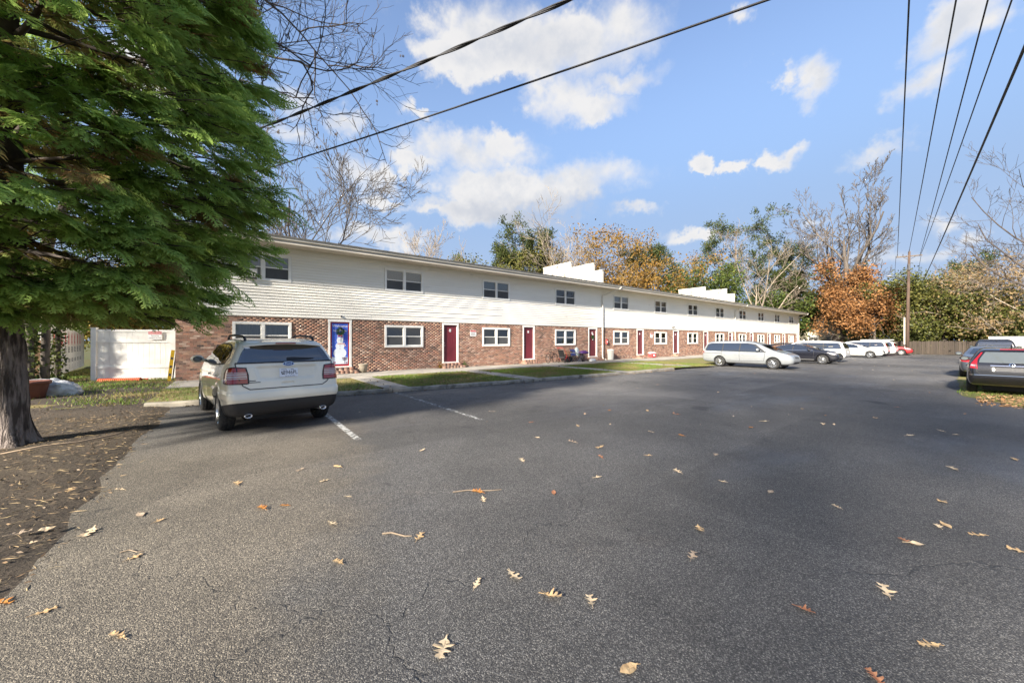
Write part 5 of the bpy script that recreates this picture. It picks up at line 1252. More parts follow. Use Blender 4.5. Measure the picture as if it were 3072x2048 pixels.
def big_evergreen():
    rs = random.Random(5); ns = np.random.default_rng(5); base = gnd(2, 1345); base.z = 0
    o = thing('evergreen_tree', 'large feathery evergreen leaning into the picture at the left', 'tree', base)
    # gnarled trunk with buttress roots
    n, m = 44, 70; V = []; roots = [(.2, .9), (1.5, .6), (2.9, .8), (4.2, .7), (5.3, 1.0)]
    for j in range(m):
        z = -.15 + 3.6 * (j / (m - 1)) ** 1.4
        for i in range(n):
            a = 2 * PI * i / n; fl = math.exp(-max(z, 0) / .28); r = .21 + .06 * fl - .02 * z
            r += .14 * fl * max(math.cos((a - .0)), -.2) * .3
            for ra, k in roots: r += .34 * k * math.exp(-max(z + .1, 0) / .17) * math.exp(-((((a - ra + PI) % (2 * PI)) - PI) / .28) ** 2)
            rid = abs(math.sin(a * 9 + 1.6 * math.sin(z * 2.1 + a) + .9 * math.sin(z * 5.0))); r += .030 * rid + .012 * math.sin(a * 23 + z * 7)
            V.append((r * math.cos(a) + .05 * math.sin(z * 1.3), r * math.sin(a) + .04 * math.sin(z * 1.7 + 1), z - .03 * fl))
    F = [(j * n + i, j * n + (i + 1) % n, (j + 1) * n + (i + 1) % n, (j + 1) * n + i) for j in range(m - 1) for i in range(n)]
    link('trunk', np_mesh('trunk', V, F, True), o, mat('bark_shaggy', (.32, .27, .245), .95, c2=(.075, .06, .052), scale=7, detail=8, stretch=(2.2, 2.2, .35), lo=.4, hi=.6, bump=(22, 1., .04)))
    polys = [([Vector((0, 0, z)) for z in np.linspace(3, 14.5, 8)], list(np.linspace(.26, .03, 8)))]
    sites = []  # (pos, dir, size, age)
    tocam = math.atan2(-base.y, -base.x)
    def Rz(z): return float(np.interp(z, [1.7, 2.4, 3.4, 4.6, 6, 9, 12, 15], [1.9, 2.35, 2.95, 3.5, 3.55, 3.2, 2.0, .4]))
    N = 150
    for b in range(N):
        z0 = 2.5 + 12 * ((b + rs.random()) / N) ** 1.25; az = b * 2.399 + rs.uniform(-.3, .3); R = Rz(z0) * rs.uniform(.74, 1.0)
        toward = math.cos(az - tocam)
        if toward > .75: R *= .8
        d = Vector((math.cos(az), math.sin(az), 0)); side = Vector((-d.y, d.x, 0)); rise = rs.uniform(-.1, .35) * (1 if z0 > 3 else .3); pts = []; n = 9; ph = rs.uniform(-.5, .5)
        zz = z0 - (.25 if z0 > 2.2 else 0)
        for i in range(n):
            f = i / (n - 1); pts.append(d * (R * f) + side * (R * .12 * math.sin(f * 3 + ph)) + Vector((0, 0, zz + R * (rise * f - .22 * f * f) + .12 * f ** 4)))
        polys.append((pts, list(np.linspace(.03 + .008 * R, .006, n))))
        for i in range(1, n):
            f = i / (n - 1)
            if f < .22: continue
            k = 2 if f < .5 else 3
            for q in range(k):
                sd = rs.choice((-1, 1)); p = pts[i].lerp(pts[i - 1], rs.random()); t = (pts[i] - pts[i - 1]).normalized()
                bd = (t * rs.uniform(.4, 1.1) + side * sd * rs.uniform(.1, 1.1) + Vector((0, 0, rs.uniform(-.35, .25)))).normalized(); bl = R * rs.uniform(.12, .30) * (1.15 - .5 * f) + .12
                end = p + bd * bl + Vector((0, 0, -.12 * bl)); polys.append(([p, end], [.012, .005]))
                nf = 2 + int(bl / .2)
                for u in range(nf):
                    g = (u + rs.random()) / nf; pp = p.lerp(end, g); age = (1 - f) * .75 + (1 - g) * .3 + rs.uniform(-.12, .12)
                    fd = (bd + side * rs.uniform(-.7, .7) + t * .4 + Vector((0, 0, rs.uniform(-.75, .2)))).normalized(); sites.append((tuple(pp), tuple(fd), rs.uniform(.55, .95), age))
        for u in range(4): sites.append((tuple(pts[-1] - (pts[-1] - pts[-2]) * rs.random()), tuple(((pts[-1] - pts[-2]).normalized() + Vector((rs.gauss(0, .3), rs.gauss(0, .3), rs.gauss(-.1, .25)))).normalized()), 1.1, rs.uniform(-.1, .1)))
    # outer sprays: overlapping fans over the whole outside of the crown, sweeping outwards and to the right
    right = Vector((CA, -SA, 0))
    for b in range(930):
        z = 2.3 + 7.6 * rs.random() ** 1.15; az = tocam + (rs.uniform(-1.1, 2.3) if b < 820 else rs.uniform(-.8, .8)); rad = Vector((math.cos(az), math.sin(az), 0))
        lump = .10 * math.sin(az * 5 + z * 2.1) + .07 * math.sin(az * 9 - z * 3.3); R = Rz(z) * (rs.uniform(.80, .99) + lump) - .45
        if R < .6: continue
        p = rad * R + Vector((0, 0, z)); bd = (rad * rs.uniform(.35, 1.0) + right * rs.uniform(.0, .9) + Vector((0, 0, rs.uniform(-.3, .22)))).normalized(); bl = rs.uniform(.35, .75); end = p + bd * bl - Vector((0, 0, .12 * bl)); young = rs.uniform(-.2, .25) if rs.random() > .07 else .8
        sdv = bd.cross(Vector((0, 0, 1))).normalized(); polys.append(([p - bd * .5, p, end], [.012, .009, .004]))
        for u in range(8):
            g = (u + rs.random()) / 8; fd = (bd + sdv * rs.uniform(-.75, .75) + Vector((0, 0, rs.uniform(-.55, .12)))).normalized(); sites.append((tuple(p.lerp(end, g)), tuple(fd), rs.uniform(.55, 1.05), young + .25 * (1 - g)))
    V, F = tubes(polys, 4); link('limbs', np_mesh('limbs', V, F, True), o, MATS['bark_dark'])
    # drop fronds nobody could see: the far left, beyond the frame
    P = np.array([s[0] for s in sites]); D = np.array([s[1] for s in sites]); Z = np.array([s[2] for s in sites]); A = np.array([s[3] for s in sites])
    W = P + np.array(tuple(base)); cxm = W[:, 0] * CA - W[:, 1] * SA; s_ = W[:, 0] * SA + W[:, 1] * CA
    vis = (s_ > .5) & (np.abs(cxm / s_) < 1.62) & ((W[:, 2] - EYE) / s_ < 1.12); keep = (vis | (ns.random(len(P)) < .12)) & (W[:, 2] > 2.25 + ns.normal(0, .1, len(P)) - .35 * (np.hypot(P[:, 0], P[:, 1]) < 1.7))
    P, D, Z, A, vis = P[keep], D[keep], Z[keep], A[keep], vis[keep]; Z = np.where(vis, Z, Z * 2.0)
    print('fronds', len(P), 'visible', vis.sum())
    T = [frond(100 + k) for k in range(5)]; up = np.array([0, 0, 1.]); Vs, Rn = [], []
    for k, t in enumerate(T):
        i = np.arange(k, len(P), 5); d = D[i]; a = np.cross(np.tile(up, (len(i), 1)), d); a /= np.linalg.norm(a, axis=1, keepdims=True) + 1e-9
        roll = ns.uniform(-.75, .75, len(i))[:, None]; n = np.cross(d, a); a, n = a * np.cos(roll) + n * np.sin(roll), n * np.cos(roll) - a * np.sin(roll)
        q = t.reshape(-1, 3); V = P[i][:, None] + Z[i][:, None, None] * (q[None, :, :1] * d[:, None] + q[None, :, 1:2] * a[:, None] + q[None, :, 2:] * n[:, None])
        Vs.append(V.reshape(-1, 3)); tip = (t[:, 0, 0] / .46)[None]; Rn.append(np.clip((1 - A[i])[:, None] * .8 + tip * .22 - .12 + ns.normal(0, .05, (len(i), len(t))), 0, 1).ravel())
    V = np.concatenate(Vs); F = np.arange(len(V)).reshape(-1, 4)
    m = mat('evergreen_foliage', rnd=[(.30, .18, .075), (.27, .235, .085), (.24, .32, .085), (.28, .41, .10), (.34, .50, .12), (.46, .60, .16)], r=.6, spec=.25, trans=.5)
    link('foliage', np_mesh('foliage', V, F, rnd=np.concatenate(Rn)), o, m)
big_evergreen()

# dark twigs of a sweet gum behind the evergreen, with a few hanging pods
rs = random.Random(9)
gum_base = treepos(60, 13.2)
gum = thing('bare_tree', 'dark bare branches with hanging seed clusters above the evergreen', 'tree', gum_base); gb = Vector(gum_base)
trunk = [Vector((0, 0, 0)), Vector((.3, 0, 3)), Vector((.8, -.2, 6)), Vector((1.8, -.6, 8.2))]
V, F = tubes([(trunk, [.24, .2, .16, .12])], 8); link('trunk', np_mesh('trunk', V, F, True), gum, MATS['bark_dark'])
polys = []; tipsg = []
def twig(p, d, L, r, lv):
    n = 8 - lv if lv < 3 else 4; pts = [p.copy()]; q = d.copy()
    for i in range(n):
        q = (q + Vector((rs.gauss(0, .2), rs.gauss(0, .2), rs.gauss(0, .2) - .035 + .06 * lv))).normalized(); p = p + q * L / n; pts.append(p.copy())
    polys.append((pts, list(np.linspace(r, max(r * .4, .0045), n + 1))))
    if lv >= 3: tipsg.append(p); return
    for k in range((7, 6, 5)[lv]):
        f = .2 + .78 * (k + rs.random()) / (7, 6, 5)[lv]; i = min(int(f * n), n - 1); c = pts[i].lerp(pts[i + 1], f * n - i); dd = (pts[i + 1] - pts[i]).normalized(); ax = dd.orthogonal(); ax.rotate(Matrix.Rotation(rs.uniform(0, 6.28), 3, dd)); nd = dd.copy(); nd.rotate(Matrix.Rotation(math.radians(rs.uniform(25, 55)), 3, ax)); twig(c, nd, L * rs.uniform(.35, .6), max(r * .5, .006), lv + 1)
for (x0, y0, s0), (x1, y1, s1), r in (((500, 150, 11), (880, 130, 9.5), .05), ((520, 60, 11), (860, -60, 9.8), .05), ((560, 330, 11.5), (830, 240, 9.8), .035), ((600, -120, 11), (900, -180, 9.6), .05)):
    a, b = at(x0, y0, s0) - gb, at(x1, y1, s1) - gb; polys.append(([trunk[-1], trunk[-1].lerp(a, .5) + Vector((0, 0, .4)), a], [r * 1.8, r * 1.4, r * 1.1])); twig(a, (b - a).normalized(), (b - a).length * 1.25, r, 0)
V, F = tubes(polys, 4); link('branches', np_mesh('branches', V, F), gum, MATS['bark_dark'])
m = MB()
for p in rs.sample(tipsg, 26):
    for k in range(3): q = p + Vector((rs.gauss(0, .05), rs.gauss(0, .05), -.06 - rs.random() * .12)); m.ball(q, (.02, .02, .05), 5)
m.build('seed_clusters', MATS['bark_dark'], gum)


# ------------------------------------------------------------ utility pole and wires
pb = at(2722, 1063, 43.5); pole = thing('utility_pole', 'brown wooden utility pole with crossarm behind the red car', 'pole', (pb.x, pb.y, 0))
ptop = at(2727, 755, 43.5).z
MB().tube([(0, 0, -.2), (.05, -.05, ptop * .5), (.18, -.14, ptop)], [.17, .15, .11], 10).build('post', MATS['wood_pole'], pole, True)
ax0 = at(2690, 772, 43.5) - Vector((pb.x, pb.y, 0)); ax1 = at(2766, 765, 43.5) - Vector((pb.x, pb.y, 0)); dx = (ax1 - ax0).normalized()
MB().tube([ax0, ax1], .085, 4).build('crossarm', MATS['wood_weathered'], pole)
mid = Vector((.16, -.12, ptop - .45))
for e in (ax0.lerp(ax1, .22), ax0.lerp(ax1, .78)): MB().tube([e, mid - Vector((0, 0, .55))], .022, 5).build('brace', MATS['steel'], pole)
for e in (ax0.lerp(ax1, .03), ax0.lerp(ax1, .25), ax0.lerp(ax1, .95), Vector((.18, -.14, ptop - .08))): MB().lathe([(.02, 0), (.05, .08), (.03, .12), (.055, .18), (.03, .24), (.01, .26)], 10, Matrix.Translation(e + Vector((0, 0, .06)))).build('insulator', MATS['dark_grey'], pole, True)
lm_ = ptop - 4.0; MB().tube([(.1, -.1, lm_), (-.7, .5, lm_ + .9), (-1.5, 1.1, lm_ + 1.1)], .035, 6).build('lamp_arm', MATS['steel'], pole); MB().ball((-1.75, 1.28, lm_ + 1.08), (.36, .2, .1), 8, Matrix.Rotation(-.63, 4, 'Z')).build('lamp_head', MATS['mid_grey'], pole, True)
MB().bx(-.14, .1, -.22, -.1, lm_ + 1.8, lm_ + 2.5).build('transformer_switch', MATS['dark_grey'], pole)
gd = at(2713, 1035, 42.5); guard = thing('cable_guard', 'pale plastic cable guard standing beside the utility pole', 'pipe', (gd.x, gd.y, 0)); MB().tube([(0, 0, 0), (.05, 0, at(2716, 952, 42.5).z)], .07, 8).build('pipe', MATS['fascia'], guard)


def wire(name, label, a, b, r, sag=.25, ext=(0, 0), n=26, twist=False, cat='cable'):
    d = b - a; a2, b2 = a - d * ext[0], b + d * ext[1]; pts = [a2.lerp(b2, i / n) - Vector((0, 0, sag * 4 * (i / n) * (1 - i / n))) for i in range(n + 1)]
    o = thing(name, label, cat, tuple(pts[n // 2])); c = pts[n // 2]
    MB().tube([p - c for p in pts], r, 6).build('strand', MATS['cable'], o, True)
    if twist:
        d = d.normalized(); u = d.orthogonal().normalized(); w = d.cross(u)
        for ph in (0, PI):
            q = []
            for i in range(161):
                f = i / 160; k = f * n; j = min(int(k), n - 1); p = pts[j].lerp(pts[j + 1], k - j); q.append(p - c + (u * math.cos(f * 46 + ph) + w * math.sin(f * 46 + ph)) * r * 1.15)
            MB().tube(q, r * .8, 5).build('wrapped_strand', MATS['cable'], o, True)
wire('power_line', 'leftmost of the power lines rising from the left end of the crossarm', ax0.lerp(ax1, .03) + Vector((pb.x, pb.y, .3)), at(2726, 0, 10.5), .022, .3, (0, .6))
wire('power_line', 'power line rising from the top of the utility pole', Vector((pb.x + .18, pb.y - .14, ptop + .15)), at(2863, 0, 10.4), .022, .3, (0, .6))
wire('power_line', 'inner power line rising from the right end of the crossarm', ax0.lerp(ax1, .95) + Vector((pb.x, pb.y, .3)), at(2956, 0, 10.4), .022, .3, (0, .6))
wire('power_line', 'outer power line rising from the right end of the crossarm', ax0.lerp(ax1, .98) + Vector((pb.x, pb.y, .25)), at(3020, 0, 10.4), .022, .45, (0, .6))
wire('telephone_cable', 'thick rightmost cable coming down into the green trees', at(2771, 838, 46), at(3072, 98, 7.5), .03, .35, (.02, .6))
wire('service_cable', 'twisted dark service cable across the sky from the evergreen, upper of two', at(849, 353, 10.2), at(1685, 0, 6.6), .020, .08, (.35, .5), twist=True)
wire('service_cable', 'smooth dark service cable across the sky, lower of two', at(901, 468, 11.2), at(2260, 0, 6.2), .022, .12, (.3, .4))
for px0, px1 in ((2688, 2682), (2727, 2712), (2763, 2748)):
    a = at(px0, 768, 43.5); b = at(px1, 845, 75); wire('power_line', {2688: 'faint distant line leaving the left end of the crossarm', 2727: 'faint distant line leaving the pole top', 2763: 'faint distant line leaving the right end of the crossarm'}[px0], a, b, .018, .2)

# ------------------------------------------------------------ left yard
def pvc_gate(name, label, a, b, h, nb, loc_z=0.0):
    a, b = Vector((a[0], a[1], loc_z)), Vector((b[0], b[1], loc_z)); L = (b - a).length; o = thing(name, label, 'gate', a, math.atan2(b.y - a.y, b.x - a.x)); W = MATS['white_paint']
    for x in (0, L): MB().bx(x - .075, x + .075, -.075, .075, -.1, h + .02).bx(x - .09, x + .09, -.09, .09, h + .02, h + .05).build('post', W, o)
    for z0, z1 in ((.12, .2), (.52, .62), (h - .55, h - .45), (h - .12, h - .02)): MB().bx(.08, L - .08, -.035, .035, z0, z1).build('rail', W, o)
    w = (L - .18) / nb
    for k in range(nb): MB().bx(.09 + w * k + .003, .09 + w * (k + 1) - .003, -.012, .012, .06, h - .05).build('board', W, o)
    return o
gate = pvc_gate('vinyl_gate', 'tall white vinyl gate between the house wrap wall and the brick corner', (-4.28, 21.35), (-1.92, 20.75), 2.1, 13, .05)
sg = thing('warning_sign', 'white sign with red heading at the top right of the white gate', 'sign', (-2.5, 20.82, 1.9), math.atan2(-.6, 2.36))
MB().bx(-.22, .22, -.012, -.004, -.17, .17).build('panel', MATS['print_white'], sg); MB().bx(-.21, .21, -.0145, -.0125, .05, .16).build('header_band', MATS['print_red'], sg)
for txt, s, z, mm in (('WARNING', .085, .105, 'print_white'), ('Security', .075, -.01, 'ink_black'), ('Cameras In Use', .06, -.1, 'ink_black')): link('lettering', text_mesh(txt, s), sg, MATS[mm], mw=frame_mat((0, -.016, z), (1, 0, 0), (0, 0, 1)))
pp = thing('drain_pipe', 'orange corrugated pipe lying under the white gate', 'pipe', (-4.1, 20.95, .12), math.atan2(-.35, 1.3))
prof = []
m = MB()
for k in range(44): prof.append((.095 + (.014 if k % 2 else 0), k * .029))
m.lathe(prof, 14, Matrix.Rotation(PI / 2, 4, 'Y')); m.build('corrugated_tube', mat('pipe_orange', (.52, .085, .018), .5, c2=(.4, .06, .015), scale=6), pp)
rb = thing('red_board', 'short red board lying under the white gate', 'board', (-2.9, 20.7, .1), -.25); MB().bx(-.22, .22, -.05, .05, -.03, .07).bx(-.3, .3, -.08, .03, -.04, -.031).build('plank', MATS['print_red'], rb)
lv = thing('spirit_level', 'yellow level leaning against the brick corner by the gate', 'tool', (-1.98, 19.75, .04)); Mx = Matrix.Rotation(-.06, 4, 'X') @ Matrix.Rotation(.09, 4, 'Y')
MB().bx(-.055, .055, -.02, .02, 0, 1.28, Mx).build('bar', mat('level_yellow', (.55, .36, .02), .4), lv)
for z in (.3, .62, .95): MB().bx(-.03, .03, -.024, .024, z - .05, z + .05, Mx).build('vial_window', MATS['dark_grey'], lv)
MB().bx(.08, .12, -.02, .02, 0, 1.2, Mx).build('edge_strip', MATS['ink_black'], lv)

# neighbour's house with printed house wrap
nh = thing('neighbour_house', 'neighbour house with printed white house wrap on its lower wall', 'house', (-6.2, 23.6, 0))
D_ = 13
m = MB(); m.quad((0, 0, 0), (-1.6, D_, 0), (-1.6, D_, 2.4), (0, 0, 2.4)); m.quad((-9, 0, 0), (0, 0, 0), (0, 0, 2.4), (-9, 0, 2.4)); m.build('house_wrap', mat('wrap_white', (.70, .68, .63), .55, c2=(.6, .58, .53), scale=1.2, bump=(2.5, .6, .05)), nh)
m = MB(); m.quad((0, 0, 2.4), (-1.6, D_, 2.4), (-1.6, D_, 4.6), (0, 0, 4.6)); m.quad((-9, 0, 2.4), (0, 0, 2.4), (0, 0, 4.6), (-9, 0, 4.6)); m.build('upper_wall', mat('cream_wall', (.62, .52, .34), .8, c2=(.52, .43, .28), scale=2), nh)
MB().add([(-10, -.6, 4.5), (.6, -.6, 4.5), (-1.0, D_ + .6, 4.5), (-10, D_ + .6, 4.5), (-5, -.6, 6.6), (-5.4, D_ + .6, 6.6)], [(0, 3, 5, 4), (1, 4, 5, 2), (0, 4, 1), (3, 2, 5), (0, 1, 2, 3)]).build('roof', MATS['shingle'], nh)
wv = Vector((-1.6, D_, 0)).normalized(); wn = Vector((wv.y, -wv.x, 0))
def wq(mb, u0, u1, z0, z1, sk=0.): mb.quad(*[tuple(wv * u + wn * .012 + Vector((0, 0, z))) for u, z in ((u0, z0), (u1, z0), (u1 + sk, z1), (u0 + sk, z1))])
for k in range(11):
    u = .3 + k * 1.05
    mr = MB(); mr.quad(*[tuple(wv * (u + a) + wn * .012 + Vector((0, 0, z))) for a, z in ((.24, 1.38), (.42, 1.62), (.34, 1.62), (.38, 1.86), (.42, 1.86), (.26, 2.2), (.08, 1.86), (.14, 1.86), (.14, 1.62), (.06, 1.62))])
    mr.build('printed_arrow', MATS['print_red'], nh); mg = MB()
    for q in range(4): wq(mg, u, u + .56 - .08 * (q % 2), 1.04 + q * .085, 1.10 + q * .085)
    mg.build('printed_lettering', MATS['print_grey'], nh); mg = MB()
    for q in range(3): wq(mg, u + .1, u + .66, .52 + q * .07, .565 + q * .07)
    mg.build('printed_lettering', MATS['print_grey'], nh); ml = MB()
    for q in range(2): wq(ml, u + .3, u + .42, .30 - q * .12, .36 - q * .12)
    ml.build('printed_mark', MATS['print_grey'], nh)
# ivy trunks, tyre, trash bag and planter by the evergreen
def ivy_trunk(label, px, s, h, r, lean, seed, ivy=260):
    p = treepos(px, s); o = thing('tree_trunk', label, 'tree', p); ns = np.random.default_rng(seed)
    pts = [Vector((lean * z * .06, 0, z)) for z in np.linspace(0, h, 6)]; MB().tube(pts, [r * 1.15, r, r * .95, r * .9, r * .85, r * .75], 10).build('trunk', MATS['bark_grey'], o, True)
    if ivy:
        z = ns.uniform(0, h * .8, ivy); a = ns.uniform(0, 6.28, ivy); C = np.stack([lean * z * .06 + (r + .05) * np.cos(a), (r + .05) * np.sin(a), z], 1) + ns.normal(0, .05, (ivy, 3)); V, F = cards(C, .12, ns, aspect=.8); link('ivy', np_mesh('ivy', V, F, rnd=ns.random(ivy)), o, L_green)
ivy_trunk('slender grey trunk nearest the big evergreen trunk', 132, 13.4, 3.6, .12, .4, 81, 120)
ivy_trunk('thin ivy clad trunk beside the printed house wrap', 172, 14.2, 3.6, .08, .2, 82, 420)
ivy_trunk('leafy trunk half hidden behind the evergreen trunk', 92, 13.0, 3.4, .10, -.2, 83, 420)
ws = thing('wood_post', 'short tan wooden post among the ivy trunks', 'post', treepos(116, 14.3)); MB().bx(-.12, .12, -.1, .1, 0, 1.75).bx(-.13, .13, -.11, .11, 1.3, 1.36).build('post', mat('wood_tan', (.30, .19, .10), .9, c2=(.2, .12, .07), scale=4), ws)
pot('planter', 'terracotta coloured planter beside the evergreen trunk', tuple(gnd(84, 1203)), .42, .56, mat('terracotta', (.22, .085, .055), .7, c2=(.17, .065, .045), scale=4), 'planter')
def lumpy(name, label, cat, loc, dims, m, seed, amp=.18, rz=0.):
    ns = np.random.default_rng(seed); nu, nv = 56, 30; V = []
    k = ns.normal(size=(14, 3)) * 2.6; ph = ns.uniform(0, 6, 14)
    for j in range(nv):
        th = PI * j / (nv - 1)
        for i in range(nu):
            a = 2 * PI * i / nu; d = np.array([math.sin(th) * math.cos(a), math.sin(th) * math.sin(a), math.cos(th)]); r = 1 + amp * np.abs(np.sin(k @ d * 1.3 + ph)).mean() * 1.6 - amp + .07 * np.abs(np.sin(k[3] @ d * 3 + 1)) + .08 * np.abs(np.sin(k[5] @ d * 5 + 2 * np.sin(k[6] @ d * 2))) + .05 * np.abs(np.sin(k[7] @ d * 8))
            V.append((d[0] * dims[0] * r, d[1] * dims[1] * r, max(d[2] * r, -.35) * dims[2] + .34 * dims[2]))
    F = [(j * nu + i, (j + 1) * nu + i, (j + 1) * nu + (i + 1) % nu, j * nu + (i + 1) % nu) for j in range(nv - 1) for i in range(nu)]
    return tag(link(name, np_mesh(name, V, F, True), None, m, loc=loc, rot=(0, 0, rz)), label, cat)
bag_m = mat('bag_white', (.62, .62, .62), .3, c2=(.45, .46, .47), scale=5, bump=(7, 1., .06))
lumpy('trash_bag', 'crumpled white plastic rubbish bag beside the terracotta planter', 'bag', tuple(gnd(150, 1192)), (.62, .42, .36), bag_m, 3, .3, -.5)
lumpy('plastic_sheet', 'flattened pale plastic sheeting behind the rubbish bag', 'plastic sheet', tuple(gnd(118, 1168)), (.5, .35, .24), mat('plastic_grey', (.38, .39, .41), .4, c2=(.28, .29, .31), scale=4), 4, .3, -.2)

# ------------------------------------------------------------ clutter by the doors
def ring(mb, c, R, r, axis='y', n=22):
    mb.tube([Vector(c) + (Vector((R * math.cos(2 * PI * k / n), 0, R * math.sin(2 * PI * k / n))) if axis == 'y' else Vector((0, R * math.cos(2 * PI * k / n), R * math.sin(2 * PI * k / n)))) for k in range(n + 1)], r, 6, False)
bk = thing('bicycle', 'dark bicycle standing against the brick left of door F', 'bicycle', (17.55, 18.62, .13), .25)
for x in (-.3, .55):
    m = MB(); ring(m, (x, 0, .33), .31, .022); w = m.build('wheel', MATS['rubber'], bk, True); m = MB()
    for k in range(8): a = PI * k / 8; m.tube([(x - .3 * math.cos(a), 0, .33 - .3 * math.sin(a)), (x + .3 * math.cos(a), 0, .33 + .3 * math.sin(a))], .003, 4)
    m.tube([(x, -.05, .33), (x, .05, .33)], .025, 8); m.build('spokes', MATS['steel'], w)
m = MB(); m.tube([(-.3, 0, .33), (.1, 0, .3), (.0, 0, .72), (-.3, 0, .33)], .016, 6); m.tube([(.1, 0, .3), (.43, 0, .72), (.0, 0, .66)], .018, 6); m.tube([(.55, 0, .33), (.41, 0, .82)], .018, 6); m.build('frame', MATS['black_plastic'], bk)
MB().tube([(.41, 0, .82), (.38, 0, .9)], .014, 6).tube([(.3, -.26, .93), (.39, -.1, .9), (.39, .1, .9), (.3, .26, .93)], .013, 6).build('handlebar', MATS['dark_grey'], bk); MB().box((-.02, 0, .78), (.24, .13, .05)).build('saddle', MATS['black_plastic'], bk)
sr = thing('stroller', 'black pushchair with a red handle beside the bicycle', 'stroller', (18.75, 18.5, .13), .3)
for x, y in ((-.35, -.24), (-.35, .24), (.32, -.24), (.32, .24)): m = MB(); ring(m, (x, y, .13), .11, .025, n=14); m.build('wheel', MATS['rubber'], sr, True)
MB().bx(-.36, .32, -.22, .22, .3, .42).bx(-.1, .3, -.22, .22, .12, .26).quad((-.3, -.22, .4), (-.3, .22, .4), (-.58, .22, .9), (-.58, -.22, .9)).build('seat', MATS['black_plastic'], sr)
for y in (-.24, .24): MB().tube([(.35, y, .13), (-.1, y, .55), (-.5, y, 1.02), (-.66, y, 1.05)], .016, 6).tube([(-.35, y, .13), (.0, y, .55)], .014, 6).build('frame', MATS['print_red'], sr)
MB().tube([(-.66, -.24, 1.05), (-.66, .24, 1.05)], .02, 6).build('handle', MATS['print_red'], sr); MB().bx(-.05, .3, -.23, .23, .5, .55).build('bumper_bar', MATS['dark_grey'], sr)
cc = thing('camp_chair', 'folding camp chair with crossed metal legs and blue seat', 'chair', (19.85, 18.35, .13), .15)
for sx in (-1, 1):
    for sy in (-1, 1): MB().tube([(sx * .3, sy * .28, 0), (-sx * .3, sy * .28, .48)], .011, 6).build('leg', MATS['alloy'], cc)
for sy in (-1, 1): MB().tube([(sy * .3, -.28, 0), (sy * .05, 0, .24), (-sy * .3, .28, .48)], .01, 6).build('cross_leg', MATS['alloy'], cc)
MB().quad((-.3, -.28, .48), (.3, -.28, .48), (.28, .25, .44), (-.28, .25, .44)).build('seat', mat('blue_cloth', (.06, .07, .20), .8), cc); MB().quad((-.3, .26, .46), (.3, .26, .46), (.32, .38, .92), (-.32, .38, .92)).build('backrest', MATS['blue_cloth'], cc)
for sx in (-1, 1): MB().bx(sx * .33 - .03, sx * .33 + .03, -.26, .3, .66, .685).build('armrest', MATS['mid_grey'], cc)
bs = thing('wicker_basket', 'brown basket of odds and ends behind the camp chair', 'basket', (19.55, 18.85, .13)); MB().lathe([(.01, .4), (.2, .4), (.27, .78), (.25, .78), (.19, .44)], 16).build('basket', mat('wicker', (.14, .075, .045), .9, c2=(.08, .045, .03), scale=20), bs); MB().bx(-.2, .2, -.2, .2, 0, .4).build('crate', MATS['black_plastic'], bs)
tb = thing('side_table', 'low pedestal table with a purple cloth beside the camp chair', 'table', (20.75, 18.55, .13)); MB().lathe([(.01, .56), (.3, .56), (.3, .60), (.01, .60)], 16).build('top', MATS['dark_grey'], tb); MB().tube([(0, 0, 0), (0, 0, .56)], .045, 8).lathe([(.18, 0), (.16, .03), (.03, .06)], 14).build('pedestal', MATS['black_plastic'], tb)
lumpy('purple_cloth', 'bunched purple cloth on the low table by the wall', 'cloth', (20.75, 18.5, .73), (.38, .26, .14), mat('cloth_purple', (.10, .03, .18), .85, c2=(.06, .02, .11), scale=6), 6, .3)
lumpy('plastic_bag', 'clear grey plastic bag propped behind the purple cloth', 'bag', (20.4, 18.85, .55), (.2, .16, .42), mat('plastic_pale', (.35, .40, .40), .3), 7, .3)
lumpy('shopping_bag', 'small white bag on the pavement before the step of door F', 'bag', (21.6, 18.35, .13), (.26, .2, .15), bag_m, 8, .3)
tc_ = thing('trash_can', 'tall white ribbed rubbish bin beside the first downspout', 'bin', (24.4, 18.85, .13)); MB().lathe([(.01, 0), (.2, 0), (.255, .78), (.27, .78), (.275, .83), (.25, .83), (.24, .78), (.19, .03)], 22).build('bin', MATS['white_paint'], tc_, True)
m = MB()
for k in range(18): a = 2 * PI * k / 18; m.tube([(.203 * math.cos(a), .203 * math.sin(a), .03), (.252 * math.cos(a), .252 * math.sin(a), .74)], .008, 4)
m.build('rib', MATS['white_paint'], tc_)
cl = thing('cooler', 'red cool box with a white lid on the step of door G', 'cooler', (29.95, 18.6, .2)); MB().bx(-.3, .3, -.2, .2, 0, .34).build('box', MATS['print_red'], cl); MB().bx(-.31, .31, -.21, .21, .345, .41).build('lid', MATS['print_white'], cl); MB().tube([(-.32, 0, .25), (-.34, 0, .45), (.34, 0, .45), (.32, 0, .25)], .012, 6).build('handle', MATS['print_white'], cl); MB().bx(-.14, .14, -.205, -.2, .1, .24).build('label_panel', MATS['print_white'], cl)
for k, (x, c) in enumerate(((9.35, 'rust coloured dried plant at the left of the step of door D'), (10.9, 'small dark weed at the right of the step of door D'))):
    ns = np.random.default_rng(90 + k); o = thing('weed', c, 'plant', (x, 18.95, .12)); C = ns.normal(0, .07, (150, 3)); C[:, 2] = np.abs(C[:, 2]) * 1.6; V, F = cards(C, .09, ns, n_up=.6); link('leaves', np_mesh('leaves', V, F, rnd=ns.random(150)), o, L_rust if k == 0 else L_green)

